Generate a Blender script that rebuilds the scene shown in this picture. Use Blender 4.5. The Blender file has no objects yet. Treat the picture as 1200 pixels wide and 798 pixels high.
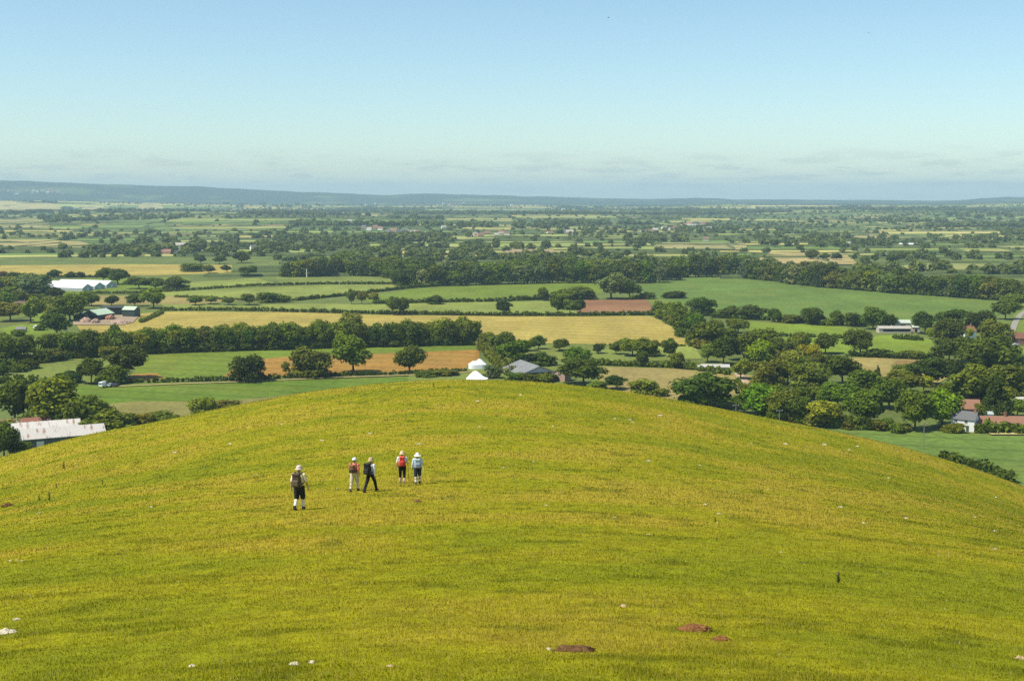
import bpy, bmesh, math, random
import numpy as np
from mathutils import Vector, Matrix

scene = bpy.context.scene
C = scene.collection
RNG = np.random.default_rng(7)
random.seed(7)

# ---------------------------------------------------------------- camera geometry
EYE = 85.0            # eye height above the vale, metres
F = 1500.0            # focal length in pixels of the 1200 px wide photograph
CX, CY, HZ = 600.0, 399.0, 231.0
PITCH = math.atan((CY - HZ) / F)
CP, SP = math.cos(PITCH), math.sin(PITCH)
SUN_EL, SUN_AZ_X, SUN_AZ_Y = math.radians(58), -0.92, -0.39   # towards the sun: left, a little behind


def ray(px, py):
    u, v = (px - CX) / F, (CY - py) / F
    return Vector((u, CP + v * SP, -SP + v * CP))


def at(px, py, z=0.0):
    d = ray(px, py)
    t = (z - EYE) / d.z
    return Vector((d.x * t, d.y * t, z))


def px_size(p):
    """metres per photo pixel at a place"""
    return math.hypot(p.x, p.y) / F


# ---------------------------------------------------------------- scene helpers
def tag(o, label=None, cat=None, group=None, kind=None):
    if label: o['label'] = label
    if cat: o['category'] = cat
    if group: o['group'] = group
    if kind: o['kind'] = kind
    return o


def empty(name, loc, rz=0.0, scale=None):
    o = bpy.data.objects.new(name, None)
    C.objects.link(o)
    o.location = loc
    o.rotation_euler = (0, 0, rz)
    if scale: o.scale = scale
    o.empty_display_size = 0.3
    return o


def link_mesh(name, me, parent=None, mat=None):
    o = bpy.data.objects.new(name, me)
    C.objects.link(o)
    if parent: o.parent = parent
    if mat is not None:
        if len(me.materials) == 0: me.materials.append(mat)
        else: me.materials[0] = mat
    return o


def np_mesh(name, verts, loops, starts, totals, smooth=False):
    me = bpy.data.meshes.new(name)
    verts = np.asarray(verts, np.float32)
    me.vertices.add(len(verts)); me.vertices.foreach_set('co', verts.ravel())
    me.loops.add(len(loops)); me.loops.foreach_set('vertex_index', np.asarray(loops, np.int32))
    me.polygons.add(len(starts)); me.polygons.foreach_set('loop_start', np.asarray(starts, np.int32))
    me.polygons.foreach_set('loop_total', np.asarray(totals, np.int32))
    if smooth: me.polygons.foreach_set('use_smooth', np.ones(len(starts), bool))
    me.update(calc_edges=True)
    return me


def quads_mesh(name, v, smooth=False):
    """v: (n,4,3) separate quads"""
    n = len(v)
    return np_mesh(name, v.reshape(-1, 3), np.arange(n * 4), np.arange(n) * 4, np.full(n, 4), smooth)


def grid_faces(nr, nc, wrap=False):
    r = np.arange(nr - 1)[:, None]
    cols = nc if wrap else nc - 1
    c = np.arange(cols)[None, :]
    c2 = (c + 1) % nc
    f = np.stack([r * nc + c, r * nc + c2, (r + 1) * nc + c2, (r + 1) * nc + c], -1).reshape(-1, 4)
    return f


def face_mesh(name, verts, faces, smooth=False):
    faces = np.asarray(faces)
    k = faces.shape[1]
    return np_mesh(name, verts, faces.ravel(), np.arange(len(faces)) * k, np.full(len(faces), k), smooth)


# value noise on numpy arrays ------------------------------------------------
_P = np.random.default_rng(3).random((256, 256))


def vnoise(x, y):
    x = np.asarray(x, float); y = np.asarray(y, float)
    xi, yi = np.floor(x).astype(int), np.floor(y).astype(int)
    fx, fy = x - xi, y - yi
    fx = fx * fx * (3 - 2 * fx); fy = fy * fy * (3 - 2 * fy)
    a = _P[xi & 255, yi & 255]; b = _P[(xi + 1) & 255, yi & 255]
    c = _P[xi & 255, (yi + 1) & 255]; d = _P[(xi + 1) & 255, (yi + 1) & 255]
    return (a * (1 - fx) + b * fx) * (1 - fy) + (c * (1 - fx) + d * fx) * fy


def fbm(x, y, oct=4):
    s, a, t = 0, 1, 0
    for i in range(oct):
        s = s + a * vnoise(x * 2 ** i + 17.3 * i, y * 2 ** i + 5.1 * i); t += a; a *= .5
    return s / t


def smooth(e0, e1, x):
    t = np.clip((np.asarray(x, float) - e0) / (e1 - e0), 0, 1)
    return t * t * (3 - 2 * t)


# ---------------------------------------------------------------- materials
MATS = {}


class NT:
    def __init__(self, name):
        self.m = bpy.data.materials.new(name)
        self.m.use_nodes = True
        self.t = self.m.node_tree
        self.b = self.t.nodes['Principled BSDF']
        self.out = self.t.nodes['Material Output']

    def n(self, typ, **kw):
        nd = self.t.nodes.new(typ)
        for k, v in kw.items():
            if k in nd.inputs: nd.inputs[k].default_value = v
            else: setattr(nd, k, v)
        return nd

    def l(self, a, b): self.t.links.new(a, b)

    def mix(self, fac, a, b, blend='MIX'):
        nd = self.t.nodes.new('ShaderNodeMix'); nd.data_type = 'RGBA'; nd.blend_type = blend
        for s, v in ((0, fac), (6, a), (7, b)):
            if hasattr(v, 'links'): self.l(v, nd.inputs[s])
            else: nd.inputs[s].default_value = v if s == 0 else (*v[:3], 1)
        return nd.outputs[2]

    def ramp(self, fac, stops, interp='LINEAR'):
        nd = self.t.nodes.new('ShaderNodeValToRGB'); cr = nd.color_ramp; cr.interpolation = interp
        while len(cr.elements) < len(stops): cr.elements.new(.5)
        for e, (p, c) in zip(cr.elements, stops):
            e.position = p; e.color = (c, c, c, 1) if isinstance(c, (int, float)) else (*c, 1)
        self.l(fac, nd.inputs[0])
        return nd.outputs[0]

    def coords(self, scale=(1, 1, 1), rot=(0, 0, 0), kind='Object'):
        tc = self.t.nodes.new('ShaderNodeTexCoord'); mp = self.t.nodes.new('ShaderNodeMapping')
        mp.inputs['Scale'].default_value = scale; mp.inputs['Rotation'].default_value = rot
        self.l(tc.outputs[kind], mp.inputs[0])
        return mp.outputs[0]

    def noise(self, scale, vec=None, detail=4, rough=.6):
        nd = self.n('ShaderNodeTexNoise'); nd.inputs['Scale'].default_value = scale
        nd.inputs['Detail'].default_value = detail; nd.inputs['Roughness'].default_value = rough
        if vec is not None: self.l(vec, nd.inputs['Vector'])
        return nd.outputs['Fac']


def plain(name, col, rough=.8, var=.25, scale=6.0, bump=0.0, spec=.25, metal=0.0):
    """a surface of one base colour with worn, uneven variation"""
    if name in MATS: return MATS[name]
    k = NT(name)
    v = k.coords()
    n1 = k.noise(scale, v, 5, .65)
    f = k.ramp(n1, [(.25, 1 - var), (.75, 1 + var)])
    k.l(k.mix(1.0, col, f, 'MULTIPLY'), k.b.inputs['Base Color'])
    k.b.inputs['Roughness'].default_value = rough
    k.b.inputs['Specular IOR Level'].default_value = spec
    k.b.inputs['Metallic'].default_value = metal
    if bump:
        bp = k.n('ShaderNodeBump'); bp.inputs['Strength'].default_value = bump
        k.l(k.noise(scale * 4, v, 3), bp.inputs['Height']); k.l(bp.outputs[0], k.b.inputs['Normal'])
    MATS[name] = k.m
    return k.m


def sheeted(name, col, rust, rust_lo, rust_hi, pitch=1.0, axis=0, rough=.6):
    """corrugated sheeting whose separate sheets weather differently; rust in patches"""
    if name in MATS: return MATS[name]
    k = NT(name)
    sc = [.12, .12, .12]; sc[axis] = .55
    v = k.coords(tuple(sc))
    n = k.noise(1.6, v, 5, .6)
    f = k.ramp(n, [(rust_lo, 0.0), (rust_hi, 1.0)])
    n2 = k.noise(5, k.coords(), 4)
    base = k.mix(1.0, col, k.ramp(n2, [(.3, .8), (.7, 1.12)]), 'MULTIPLY')
    k.l(k.mix(f, base, rust), k.b.inputs['Base Color'])
    k.b.inputs['Roughness'].default_value = rough
    w = k.n('ShaderNodeTexWave'); w.wave_type = 'BANDS'; w.bands_direction = 'XYZ'[axis]
    w.inputs['Scale'].default_value = 2.2
    k.l(k.coords(), w.inputs['Vector'])
    bp = k.n('ShaderNodeBump'); bp.inputs['Strength'].default_value = .35; bp.inputs['Distance'].default_value = .05
    k.l(w.outputs['Fac'], bp.inputs['Height']); k.l(bp.outputs[0], k.b.inputs['Normal'])
    MATS[name] = k.m
    return k.m


def leaf_material():
    k = NT('tree_leaves')
    oi = k.n('ShaderNodeObjectInfo')
    v = k.coords((1, 1, 1))
    geo = k.n('ShaderNodeNewGeometry')
    isl = k.ramp(geo.outputs['Random Per Island'], [(0, .62), (1, 1.38)])
    big = k.ramp(k.noise(3.4, v, 3), [(.3, .62), (.7, 1.42)])
    c = k.mix(1.0, oi.outputs['Color'], isl, 'MULTIPLY')
    c = k.mix(1.0, c, big, 'MULTIPLY')
    hue = k.n('ShaderNodeHueSaturation')
    rnd = k.n('ShaderNodeMapRange'); k.l(oi.outputs['Random'], rnd.inputs[0])
    rnd.inputs[3].default_value = .485; rnd.inputs[4].default_value = .515
    val = k.n('ShaderNodeMapRange'); k.l(oi.outputs['Random'], val.inputs[0])
    val.inputs[3].default_value = 1.2; val.inputs[4].default_value = .85
    k.l(rnd.outputs[0], hue.inputs['Hue']); k.l(val.outputs[0], hue.inputs['Value']); k.l(c, hue.inputs['Color'])
    k.l(hue.outputs[0], k.b.inputs['Base Color'])
    k.b.inputs['Roughness'].default_value = .8
    k.b.inputs['Specular IOR Level'].default_value = .05
    tr = k.n('ShaderNodeBsdfTranslucent')
    k.l(k.mix(1.0, hue.outputs[0], (1.25, 1.35, .5), 'MULTIPLY'), tr.inputs[0])
    ms = k.n('ShaderNodeMixShader'); ms.inputs[0].default_value = .3
    k.l(k.b.outputs[0], ms.inputs[1]); k.l(tr.outputs[0], ms.inputs[2]); k.l(ms.outputs[0], k.out.inputs[0])
    return k.m


def field_material(name, lines=0.0, mottling=.22):
    """crop or pasture: its colour is the object's own colour, unevenly grown"""
    k = NT(name)
    oi = k.n('ShaderNodeObjectInfo')
    g = k.n('ShaderNodeNewGeometry')
    def nz(s, d=4, stretch=(1, 1, 1)):
        mp = k.n('ShaderNodeMapping'); mp.inputs['Scale'].default_value = stretch
        k.l(g.outputs['Position'], mp.inputs[0]); return k.noise(s, mp.outputs[0], d, .6)
    f1 = k.ramp(nz(.012), [(.3, 1 - mottling), (.7, 1 + mottling)])
    f2 = k.ramp(nz(.35, 5), [(.25, .68), (.75, 1.32)])
    f3 = k.ramp(nz(.05, 4, (1, .35, 1)), [(.35, .9), (.65, 1.1)])
    c = k.mix(1.0, oi.outputs['Color'], f1, 'MULTIPLY')
    c = k.mix(1.0, c, f2, 'MULTIPLY'); c = k.mix(1.0, c, f3, 'MULTIPLY')
    yel = k.ramp(nz(.02, 5), [(.5, 0.0), (.75, .3)])
    c = k.mix(yel, c, (.24, .205, .04))
    if lines:
        mp = k.n('ShaderNodeMapping'); mp.inputs['Rotation'].default_value = (0, 0, .28)
        k.l(g.outputs['Position'], mp.inputs[0])
        w = k.n('ShaderNodeTexWave'); w.bands_direction = 'Y'; w.inputs['Scale'].default_value = .018
        w.inputs['Distortion'].default_value = .25; w.inputs['Detail'].default_value = 1
        k.l(mp.outputs[0], w.inputs['Vector'])
        c = k.mix(1.0, c, k.ramp(w.outputs['Fac'], [(0, 1 - lines), (.12, 1.0)]), 'MULTIPLY')
    k.l(c, k.b.inputs['Base Color'])
    k.b.inputs['Roughness'].default_value = .95; k.b.inputs['Specular IOR Level'].default_value = .1
    return k.m


LEAF = leaf_material()
BARK = plain('bark', (.10, .075, .05), .95, .4, 8)
FIELD = field_material('pasture')
CROP = field_material('standing_crop', .22, .14)


# ---------------------------------------------------------------- terrain of the vale
RIDGE = np.array([(-900, 206), (-300, 209), (0, 213), (60, 214.5), (100, 216), (200, 219), (235, 218.6), (300, 223), (340, 224.5), (400, 226.5), (450, 229),
                  (485, 227), (520, 227.5), (560, 229), (640, 230.5), (700, 232.5), (760, 233.5), (815, 232), (860, 233.8), (900, 234), (1000, 234.5),
                  (1090, 235), (1125, 234), (1145, 231.8), (1200, 231), (1260, 231), (1500, 233), (2100, 231)], float)


def terrain_z(x, y):
    x = np.asarray(x, float); y = np.asarray(y, float)
    r = np.hypot(x, y)
    px = CX + F * x / np.maximum(y, 1.0) * CP
    px = np.clip(px, -900, 2100)
    th = np.arctan2(x, y)
    u = smooth(1900, 4500, r)
    und = u * 9 * (1 + .6 * np.sin(x / 620 + y / 1500 + .4) + .6 * np.sin(y / 830 - x / 2100 + 1.3) + .4 * np.sin(x / 270 + y / 390))
    und = und + u * 9 * (fbm(x / 900 + 40, y / 900 + 11, 3) - .5)
    R1 = 13500.0
    crest = EYE + (HZ - np.interp(px, RIDGE[:, 0], RIDGE[:, 1])) / F * R1
    crest = crest + 15 * (fbm(px / 22 + 9, r / 4000, 3) - .5)
    w = np.where(r < R1, np.exp(-((r - R1) / 1500) ** 2), np.exp(-((r - R1) / 5000) ** 2))
    R2 = 9300.0
    c2 = np.interp(px, [-900, 0, 60, 140, 260, 420, 560, 760, 830, 980, 1100, 1200, 2100], [70, 62, 58, 46, 34, 24, 20, 14, 34, 26, 30, 44, 50])
    w2 = np.exp(-((r - R2) / 900) ** 2)
    z = np.maximum(und, 0) * (1 - w) * (1 - .5 * w2) + np.maximum(crest, 5) * w
    z = np.maximum(z, c2 * w2)
    back = np.where(y > 0, 1.0, 0.25)
    return np.maximum(z, 0) * back


def build_ground():
    rs = np.concatenate([[1.0], np.linspace(60, 1900, 16), np.geomspace(1900, 22000, 130)[1:]])
    na = 540
    # finer columns inside the view, coarse behind
    a1 = np.linspace(-.52, .52, 400)
    a2 = np.linspace(.52, 2 * math.pi - .52, na - 400 + 2)[1:-1]
    a = np.concatenate([a1, a2])
    X = rs[:, None] * np.sin(a)[None]; Y = rs[:, None] * np.cos(a)[None]
    Z = terrain_z(X, Y)
    v = np.stack([X, Y, Z], -1).reshape(-1, 3)
    me = face_mesh('ground', v, grid_faces(len(rs), len(a), True)[:, ::-1], True)
    k = NT('vale_ground')
    g = k.n('ShaderNodeNewGeometry')
    def nz(s, d=4):
        return k.noise(s, g.outputs['Position'], d, .6)
    base = k.ramp(nz(.006, 6), [(.3, (.05, .08, .02)), (.5, (.10, .14, .035)), (.62, (.15, .17, .045)), (.75, (.19, .18, .055))])
    wood = k.ramp(nz(.0016, 7), [(.36, 0.0), (.46, 1.0)])
    dist = k.n('ShaderNodeVectorMath', operation='LENGTH'); k.l(g.outputs['Position'], dist.inputs[0])
    far = k.n('ShaderNodeMapRange'); k.l(dist.outputs['Value'], far.inputs[0])
    far.inputs[1].default_value = 6500; far.inputs[2].default_value = 9000
    mul = k.n('ShaderNodeMath', operation='MULTIPLY'); k.l(wood, mul.inputs[0]); k.l(far.outputs[0], mul.inputs[1])
    c = k.mix(mul.outputs[0], base, (.035, .055, .022))
    f2 = k.ramp(nz(.3, 5), [(.25, .75), (.75, 1.25)])
    k.l(k.mix(1.0, c, f2, 'MULTIPLY'), k.b.inputs['Base Color'])
    k.b.inputs['Roughness'].default_value = .95; k.b.inputs['Specular IOR Level'].default_value = .1
    o = link_mesh('ground', me, None, k.m)
    tag(o, kind='structure')


build_ground()

# ---------------------------------------------------------------- the hill in front
SIL = np.array([(-1500, 900), (-700, 740), (-300, 630), (0, 535), (55, 521), (110, 507), (170, 497), (230, 484), (300, 470), (350, 461), (420, 452), (480, 447),
                (540, 445), (600, 446), (650, 449), (700, 454), (750, 461), (800, 470), (850, 480), (900, 490), (950, 500), (1000, 510), (1050, 522), (1100, 536), (1150, 552),
                (1200, 570), (1500, 690), (2000, 850), (2600, 950)], float)
_sth, _sT = [], []
for _x, _y in SIL:
    _d = ray(_x, _y)
    _sth.append(math.atan2(_d.x, _d.y)); _sT.append(-_d.z / math.hypot(_d.x, _d.y))
_sth = np.array(_sth); _sT = np.array(_sT)
_g = np.linspace(-math.pi, math.pi, 2001)
_gT = np.interp(_g, _sth, _sT)
for _ in range(3):
    _gT = np.convolve(np.concatenate([_gT[-9:-1], _gT, _gT[1:9]]), np.ones(9) / 9, 'same')[8:-8]
S0 = float(np.interp(math.atan2(*(ray(560, 445).xy)), _g, _gT))
RC = 190.0
_pr = np.array([0, 3, 6, 13, 25, 37, 49, 62, 72, 100, 140, RC, RC + 20])
_pd = np.array([1.65, 2.15, 2.85, 4.75, 7.55, 9.9, 12.05, 14.15, 15.6, 18.9, 22.6, S0 * RC, S0 * (RC + 20)])


def _hermite(x):
    m = np.gradient(_pd, _pr)
    i = np.clip(np.searchsorted(_pr, x) - 1, 0, len(_pr) - 2)
    h = _pr[i + 1] - _pr[i]; t = (x - _pr[i]) / h
    return ((2 * t ** 3 - 3 * t ** 2 + 1) * _pd[i] + (t ** 3 - 2 * t ** 2 + t) * h * m[i]
            + (-2 * t ** 3 + 3 * t ** 2) * _pd[i + 1] + (t ** 3 - t ** 2) * h * m[i + 1])


def hill_drop(r, th):
    r = np.asarray(r, float); th = np.asarray(th, float)
    S = np.interp(th, _g, _gT)
    ri = np.minimum(r, RC)
    d = _hermite(ri) + ri * (S - S0) * smooth(4, 152, ri)
    # slope of the extra term is continued straight on past the brow, then the hill plunges
    over = np.maximum(r - RC, 0)
    d = d + over * S + .0017 * over ** 2
    return d


def hill_z(x, y, rough=True):
    r = np.hypot(x, y); th = np.arctan2(x, y)
    z = EYE - hill_drop(r, th)
    if rough:
        x = np.asarray(x, float); y = np.asarray(y, float)
        z = z + smooth(4, 14, r) * (.08 * (fbm(x / 2.3, y / 2.0, 3) - .5) + .08 * (fbm(x / 19 + 3, y / 15 + 7, 2) - .5)) * (1 + .8 * smooth(120, 190, r))
    return z


def at_hill(px, py):
    d = ray(px, py); T = -d.z / math.hypot(d.x, d.y); th = math.atan2(d.x, d.y)
    rs = np.linspace(4, RC, 4000)
    x, y = rs * math.sin(th), rs * math.cos(th)
    diff = (EYE - hill_z(x, y)) - rs * T
    i = int(np.argmax(diff <= 0)) or len(rs) - 1
    return Vector((x[i], y[i], float(hill_z(x[i], y[i]))))


# colour of the turf at a place: straw, olive and green swards in streaks across the slope
def turf_mix(x, y):
    s = fbm(x / 6 + 2, y / 5 + 3, 5)                 # straw sward
    g = fbm(x / 1.25 + 31, y / 1.15 + 13, 4)           # darker tussocks
    k = fbm(x / 26 + 91, y / 22 + 43, 2)             # broad
    return s, g, k


def build_hill():
    rs = np.concatenate([[.02], np.linspace(.8, 12, 24), np.geomspace(12, RC, 230)[1:], np.linspace(RC, 420, 90)[1:]])
    a = np.concatenate([np.linspace(-.5, .5, 460), np.linspace(.5, 2 * math.pi - .5, 150)[1:-1]])
    X = rs[:, None] * np.sin(a)[None]; Y = rs[:, None] * np.cos(a)[None]
    Z = hill_z(X, Y)
    Z = np.maximum(Z, -.6)
    v = np.stack([X, Y, Z], -1).reshape(-1, 3)
    me = face_mesh('hill', v, grid_faces(len(rs), len(a), True)[:, ::-1], True)
    s, g, b = turf_mix(v[:, 0], v[:, 1])
    at_ = me.attributes.new('sward', 'FLOAT', 'POINT'); at_.data.foreach_set('value', (s * .72 + b * .28).astype(np.float32))
    at_ = me.attributes.new('tussock', 'FLOAT', 'POINT'); at_.data.foreach_set('value', g.astype(np.float32))
    k = NT('hill_turf')
    A = k.n('ShaderNodeAttribute', attribute_name='sward'); B = k.n('ShaderNodeAttribute', attribute_name='tussock')
    col = k.ramp(A.outputs['Fac'], [(.34, (.19, .20, .003)), (.5, (.25, .23, .004)), (.66, (.32, .25, .015))])
    dark = k.ramp(B.outputs['Fac'], [(.60, 0.0), (.72, .5)])
    col = k.mix(dark, col, (.10, .115, .003))
    gg = k.n('ShaderNodeNewGeometry')
    mp = k.n('ShaderNodeMapping'); mp.inputs['Scale'].default_value = (1, .6, 1); k.l(gg.outputs['Position'], mp.inputs[0])
    col = k.mix(1.0, col, k.ramp(k.noise(2.5, mp.outputs[0], 6, .7), [(.3, .6), (.7, 1.3)]), 'MULTIPLY')
    k.l(col, k.b.inputs['Base Color'])
    k.b.inputs['Roughness'].default_value = .95; k.b.inputs['Specular IOR Level'].default_value = .08
    tag(link_mesh('hill', me, None, k.m), kind='structure')


build_hill()


def build_grass(n=640000):
    """pasture grass: thinner on the ground the farther it stands, so that it stays about one blade to a picture element"""
    rng = np.random.default_rng(5)
    # near blades: T = tan(depression) uniform down to the brow
    th = rng.uniform(-.52, .52, n)
    q = rng.uniform(0, 1, n)
    rt = np.geomspace(8.0, RC + 6, 600)
    z0 = EYE - hill_drop(rt, 0.0)
    T = (EYE - z0) / rt
    pdf = np.abs(np.gradient(T, rt)) + .00025
    cdf = np.cumsum(pdf * np.gradient(rt)); cdf /= cdf[-1]
    r = np.interp(q, cdf, rt)
    x, y = r * np.sin(th), r * np.cos(th)
    s, g, b = turf_mix(x, y)
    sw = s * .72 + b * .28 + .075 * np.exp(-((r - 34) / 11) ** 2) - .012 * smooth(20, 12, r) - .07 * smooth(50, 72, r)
    clump = fbm(x / .33 + 5, y / .33 + 9, 3)
    tall = np.clip((g - .55) / .2, 0, 1)
    straw = np.clip((sw - .5) / .14, 0, 1)
    u = rng.random(n)
    stem = u < (.06 + .12 * straw)                       # pale seed stems
    far = r / 12.0
    hgt = (.022 + .022 * rng.random(n) + .018 * tall + .02 * straw) * (1 + .13 * (far - 1))
    hgt = hgt * (.40 + 1.05 * clump) * (1 - .22 * smooth(28, 12, r))
    hgt = np.where(stem, hgt * 1.6 + .04, hgt)
    wid = np.maximum(.0055, r * .00042) * (.8 + .6 * rng.random(n))
    wid = np.where(stem, wid * .5, wid)
    az = rng.uniform(0, 2 * math.pi, n)
    lean = rng.uniform(.1, .75, n) * np.where(stem, .4, 1)
    z = hill_z(x, y) - .005
    base = np.stack([x, y, z], -1)
    face = rng.uniform(0, 2 * math.pi, n)
    side = np.stack([np.cos(face), np.sin(face), np.zeros(n)], -1) * (wid / 2)[:, None]
    ld = np.stack([np.cos(az), np.sin(az), np.zeros(n)], -1)
    mid = base + np.stack([np.zeros(n), np.zeros(n), hgt * .55], -1) + ld * (lean * hgt * .25)[:, None]
    tip = base + np.stack([np.zeros(n), np.zeros(n), hgt * (1 - .25 * lean)], -1) + ld * (lean * hgt * .9)[:, None]
    v = np.stack([base - side, base + side, mid + side * .75, mid - side * .75, tip], 1).reshape(-1, 3)
    i = np.arange(n)[:, None] * 5
    loops = (i + np.array([0, 1, 2, 3, 3, 2, 4])[None]).ravel()
    starts = (np.arange(n)[:, None] * 7 + np.array([0, 4])[None]).ravel()
    totals = np.tile([4, 3], n)
    me = np_mesh('grass', v, loops, starts, totals)
    # own colour of every blade
    c_green = np.array([.212, .212, .009]); c_olive = np.array([.280, .249, .012]); c_straw = np.array([.370, .28, .036]); c_dark = np.array([.11, .125, .003])
    w = np.clip((sw - .39) / .26 + rng.normal(0, .22, n), 0, 1)[:, None]
    col = np.where(w < .5, c_green + (c_olive - c_green) * (w * 2), c_olive + (c_straw - c_olive) * ((w - .5) * 2 * .75))
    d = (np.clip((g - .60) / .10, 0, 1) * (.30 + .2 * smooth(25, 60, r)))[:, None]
    col = col * (1 - d) + c_dark * d
    col = np.where(stem[:, None], np.array([.54, .42, .11]), col)
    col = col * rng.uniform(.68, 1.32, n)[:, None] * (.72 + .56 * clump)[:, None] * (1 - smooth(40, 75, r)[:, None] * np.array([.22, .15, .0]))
    fleck = rng.random(n) < .0022
    col = np.where(fleck[:, None], np.array([.72, .68, .52]), col)
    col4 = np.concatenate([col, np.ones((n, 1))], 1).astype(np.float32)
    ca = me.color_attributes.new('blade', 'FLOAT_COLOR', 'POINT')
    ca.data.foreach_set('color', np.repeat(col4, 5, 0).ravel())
    k = NT('grass_blades')
    A = k.n('ShaderNodeAttribute', attribute_name='blade')
    k.l(A.outputs['Color'], k.b.inputs['Base Color'])
    k.b.inputs['Roughness'].default_value = .9; k.b.inputs['Specular IOR Level'].default_value = .03
    tr = k.n('ShaderNodeBsdfTranslucent'); k.l(k.mix(1.0, A.outputs['Color'], (1.2, 1.2, .6), 'MULTIPLY'), tr.inputs[0])
    ms = k.n('ShaderNodeMixShader'); ms.inputs[0].default_value = .45
    k.l(k.b.outputs[0], ms.inputs[1]); k.l(tr.outputs[0], ms.inputs[2]); k.l(ms.outputs[0], k.out.inputs[0])
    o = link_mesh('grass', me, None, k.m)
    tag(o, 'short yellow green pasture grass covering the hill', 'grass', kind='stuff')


build_grass()
# ---------------------------------------------------------------- fields of the near vale (outlines from where they lie on the ground)
def resample_poly(pts, closed=True, step=25.0):
    out = []
    n = len(pts)
    for i in range(n if closed else n - 1):
        a, b = pts[i], pts[(i + 1) % n]
        k = max(1, int((b - a).length / step))
        for j in range(k): out.append(a.lerp(b, j / k))
    if not closed: out.append(pts[-1].copy())
    return out


_layer = [0]


def field(pix, col, mat=None, z=None, wob=2.0):
    """one sheet of pasture, crop or soil"""
    _layer[0] += 1
    zz = .05 + .008 * _layer[0] if z is None else z
    pts = resample_poly([at(*p) for p in pix])
    bm = bmesh.new()
    vs = []
    for p in pts:
        dx = wob * (vnoise(p.x / 40, p.y / 40) - .5) * 2; dy = wob * (vnoise(p.x / 40 + 9, p.y / 40 + 5) - .5) * 4
        q = Vector((p.x + dx, p.y + dy, 0)); vs.append(bm.verts.new((q.x, q.y, zz)))
    f = bm.faces.new(vs)
    if f.normal.z < 0: f.normal_flip()
    bmesh.ops.triangulate(bm, faces=[f])
    me = bpy.data.meshes.new('field'); bm.to_mesh(me); bm.free()
    o = link_mesh('field', me, None, mat or FIELD)
    o.color = (*col, 1)
    tag(o, kind='structure')
    return o


WHEAT = (.34, .265, .06); LGREEN = (.20, .232, .045); GREEN = (.135, .185, .020); BLUEG = (.112, .170, .030); SOIL = (.31, .17, .035); PLOUGH = (.23, .115, .055)
DGREEN = (.105, .162, .016); HAY = (.26, .205, .065); OLIVE = (.15, .18, .035); BRIGHT = (.155, .215, .02)
field([(-80, 470), (-80, 300), (1280, 300), (1280, 560), (600, 500)], (.115, .145, .032), z=.045)      # rough pasture under the rest
# left and centre
field([(0, 311), (180, 310), (272, 311), (268, 320), (180, 323), (0, 323)], WHEAT)
field([(40, 329), (215, 324), (225, 332), (130, 345), (60, 345)], GREEN)
field([(222, 331), (300, 326), (330, 334), (225, 341)], LGREEN)
field([(140, 341), (222, 341), (350, 335), (470, 329), (520, 334), (470, 338), (418, 345), (350, 352), (290, 351), (205, 347)], LGREEN)
field([(322, 325), (480, 324), (478, 332), (400, 334), (330, 333)], OLIVE)
field([(60, 346), (190, 347), (300, 351), (225, 357), (60, 358)], HAY)
field([(190, 357), (228, 357), (318, 359), (310, 364), (193, 362)], LGREEN)
field([(93, 378), (112, 372), (200, 365), (322, 366), (455, 369), (590, 371), (760, 370), (772, 374), (790, 386), (812, 404), (700, 404), (600, 402), (556, 398), (92, 398)], WHEAT, CROP)
field([(420, 352), (478, 339), (560, 334), (640, 331), (705, 330), (725, 335), (690, 349), (600, 352), (520, 353), (450, 356)], GREEN, CROP)
field([(305, 357), (430, 356), (530, 354), (640, 353), (684, 354), (676, 367), (585, 368), (455, 366), (320, 362)], LGREEN, CROP)
field([(684, 352), (758, 351), (766, 366), (676, 367)], PLOUGH)
field([(759, 351), (790, 349), (802, 358), (806, 365), (767, 366)], OLIVE)
field([(0, 427), (160, 416), (168, 416), (150, 447), (60, 449), (0, 447)], OLIVE)
field([(165, 416), (330, 409), (470, 405), (562, 405), (560, 412), (470, 415), (330, 421), (165, 424)], GREEN, CROP)
field([(300, 421), (330, 418), (470, 413), (560, 410), (562, 424), (540, 433), (480, 436), (400, 438), (290, 442), (262, 441), (270, 430)], SOIL, CROP)
field([(165, 423), (305, 420), (275, 430), (262, 441), (215, 444), (150, 446), (160, 440)], GREEN, CROP)
field([(150, 446), (158, 438), (185, 437), (200, 443), (170, 446)], SOIL)
field([(70, 452), (160, 450), (270, 447), (480, 441), (556, 437), (556, 450), (480, 460), (300, 480), (230, 495), (160, 520), (80, 480)], DGREEN, CROP)
field([(90, 480), (150, 474), (215, 473), (300, 468), (360, 462), (370, 470), (240, 498), (120, 500)], (.20, .18, .05), None, None, 6)
field([(0, 385), (28, 380), (62, 388), (60, 410), (0, 412)], BRIGHT)
field([(44, 364), (60, 365), (54, 380), (36, 382)], BRIGHT)
field([(0, 358), (40, 350), (60, 356), (30, 372), (0, 376)], OLIVE)
field([(552, 425), (600, 440), (600, 470), (470, 475), (480, 440), (540, 434)], OLIVE)
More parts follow.
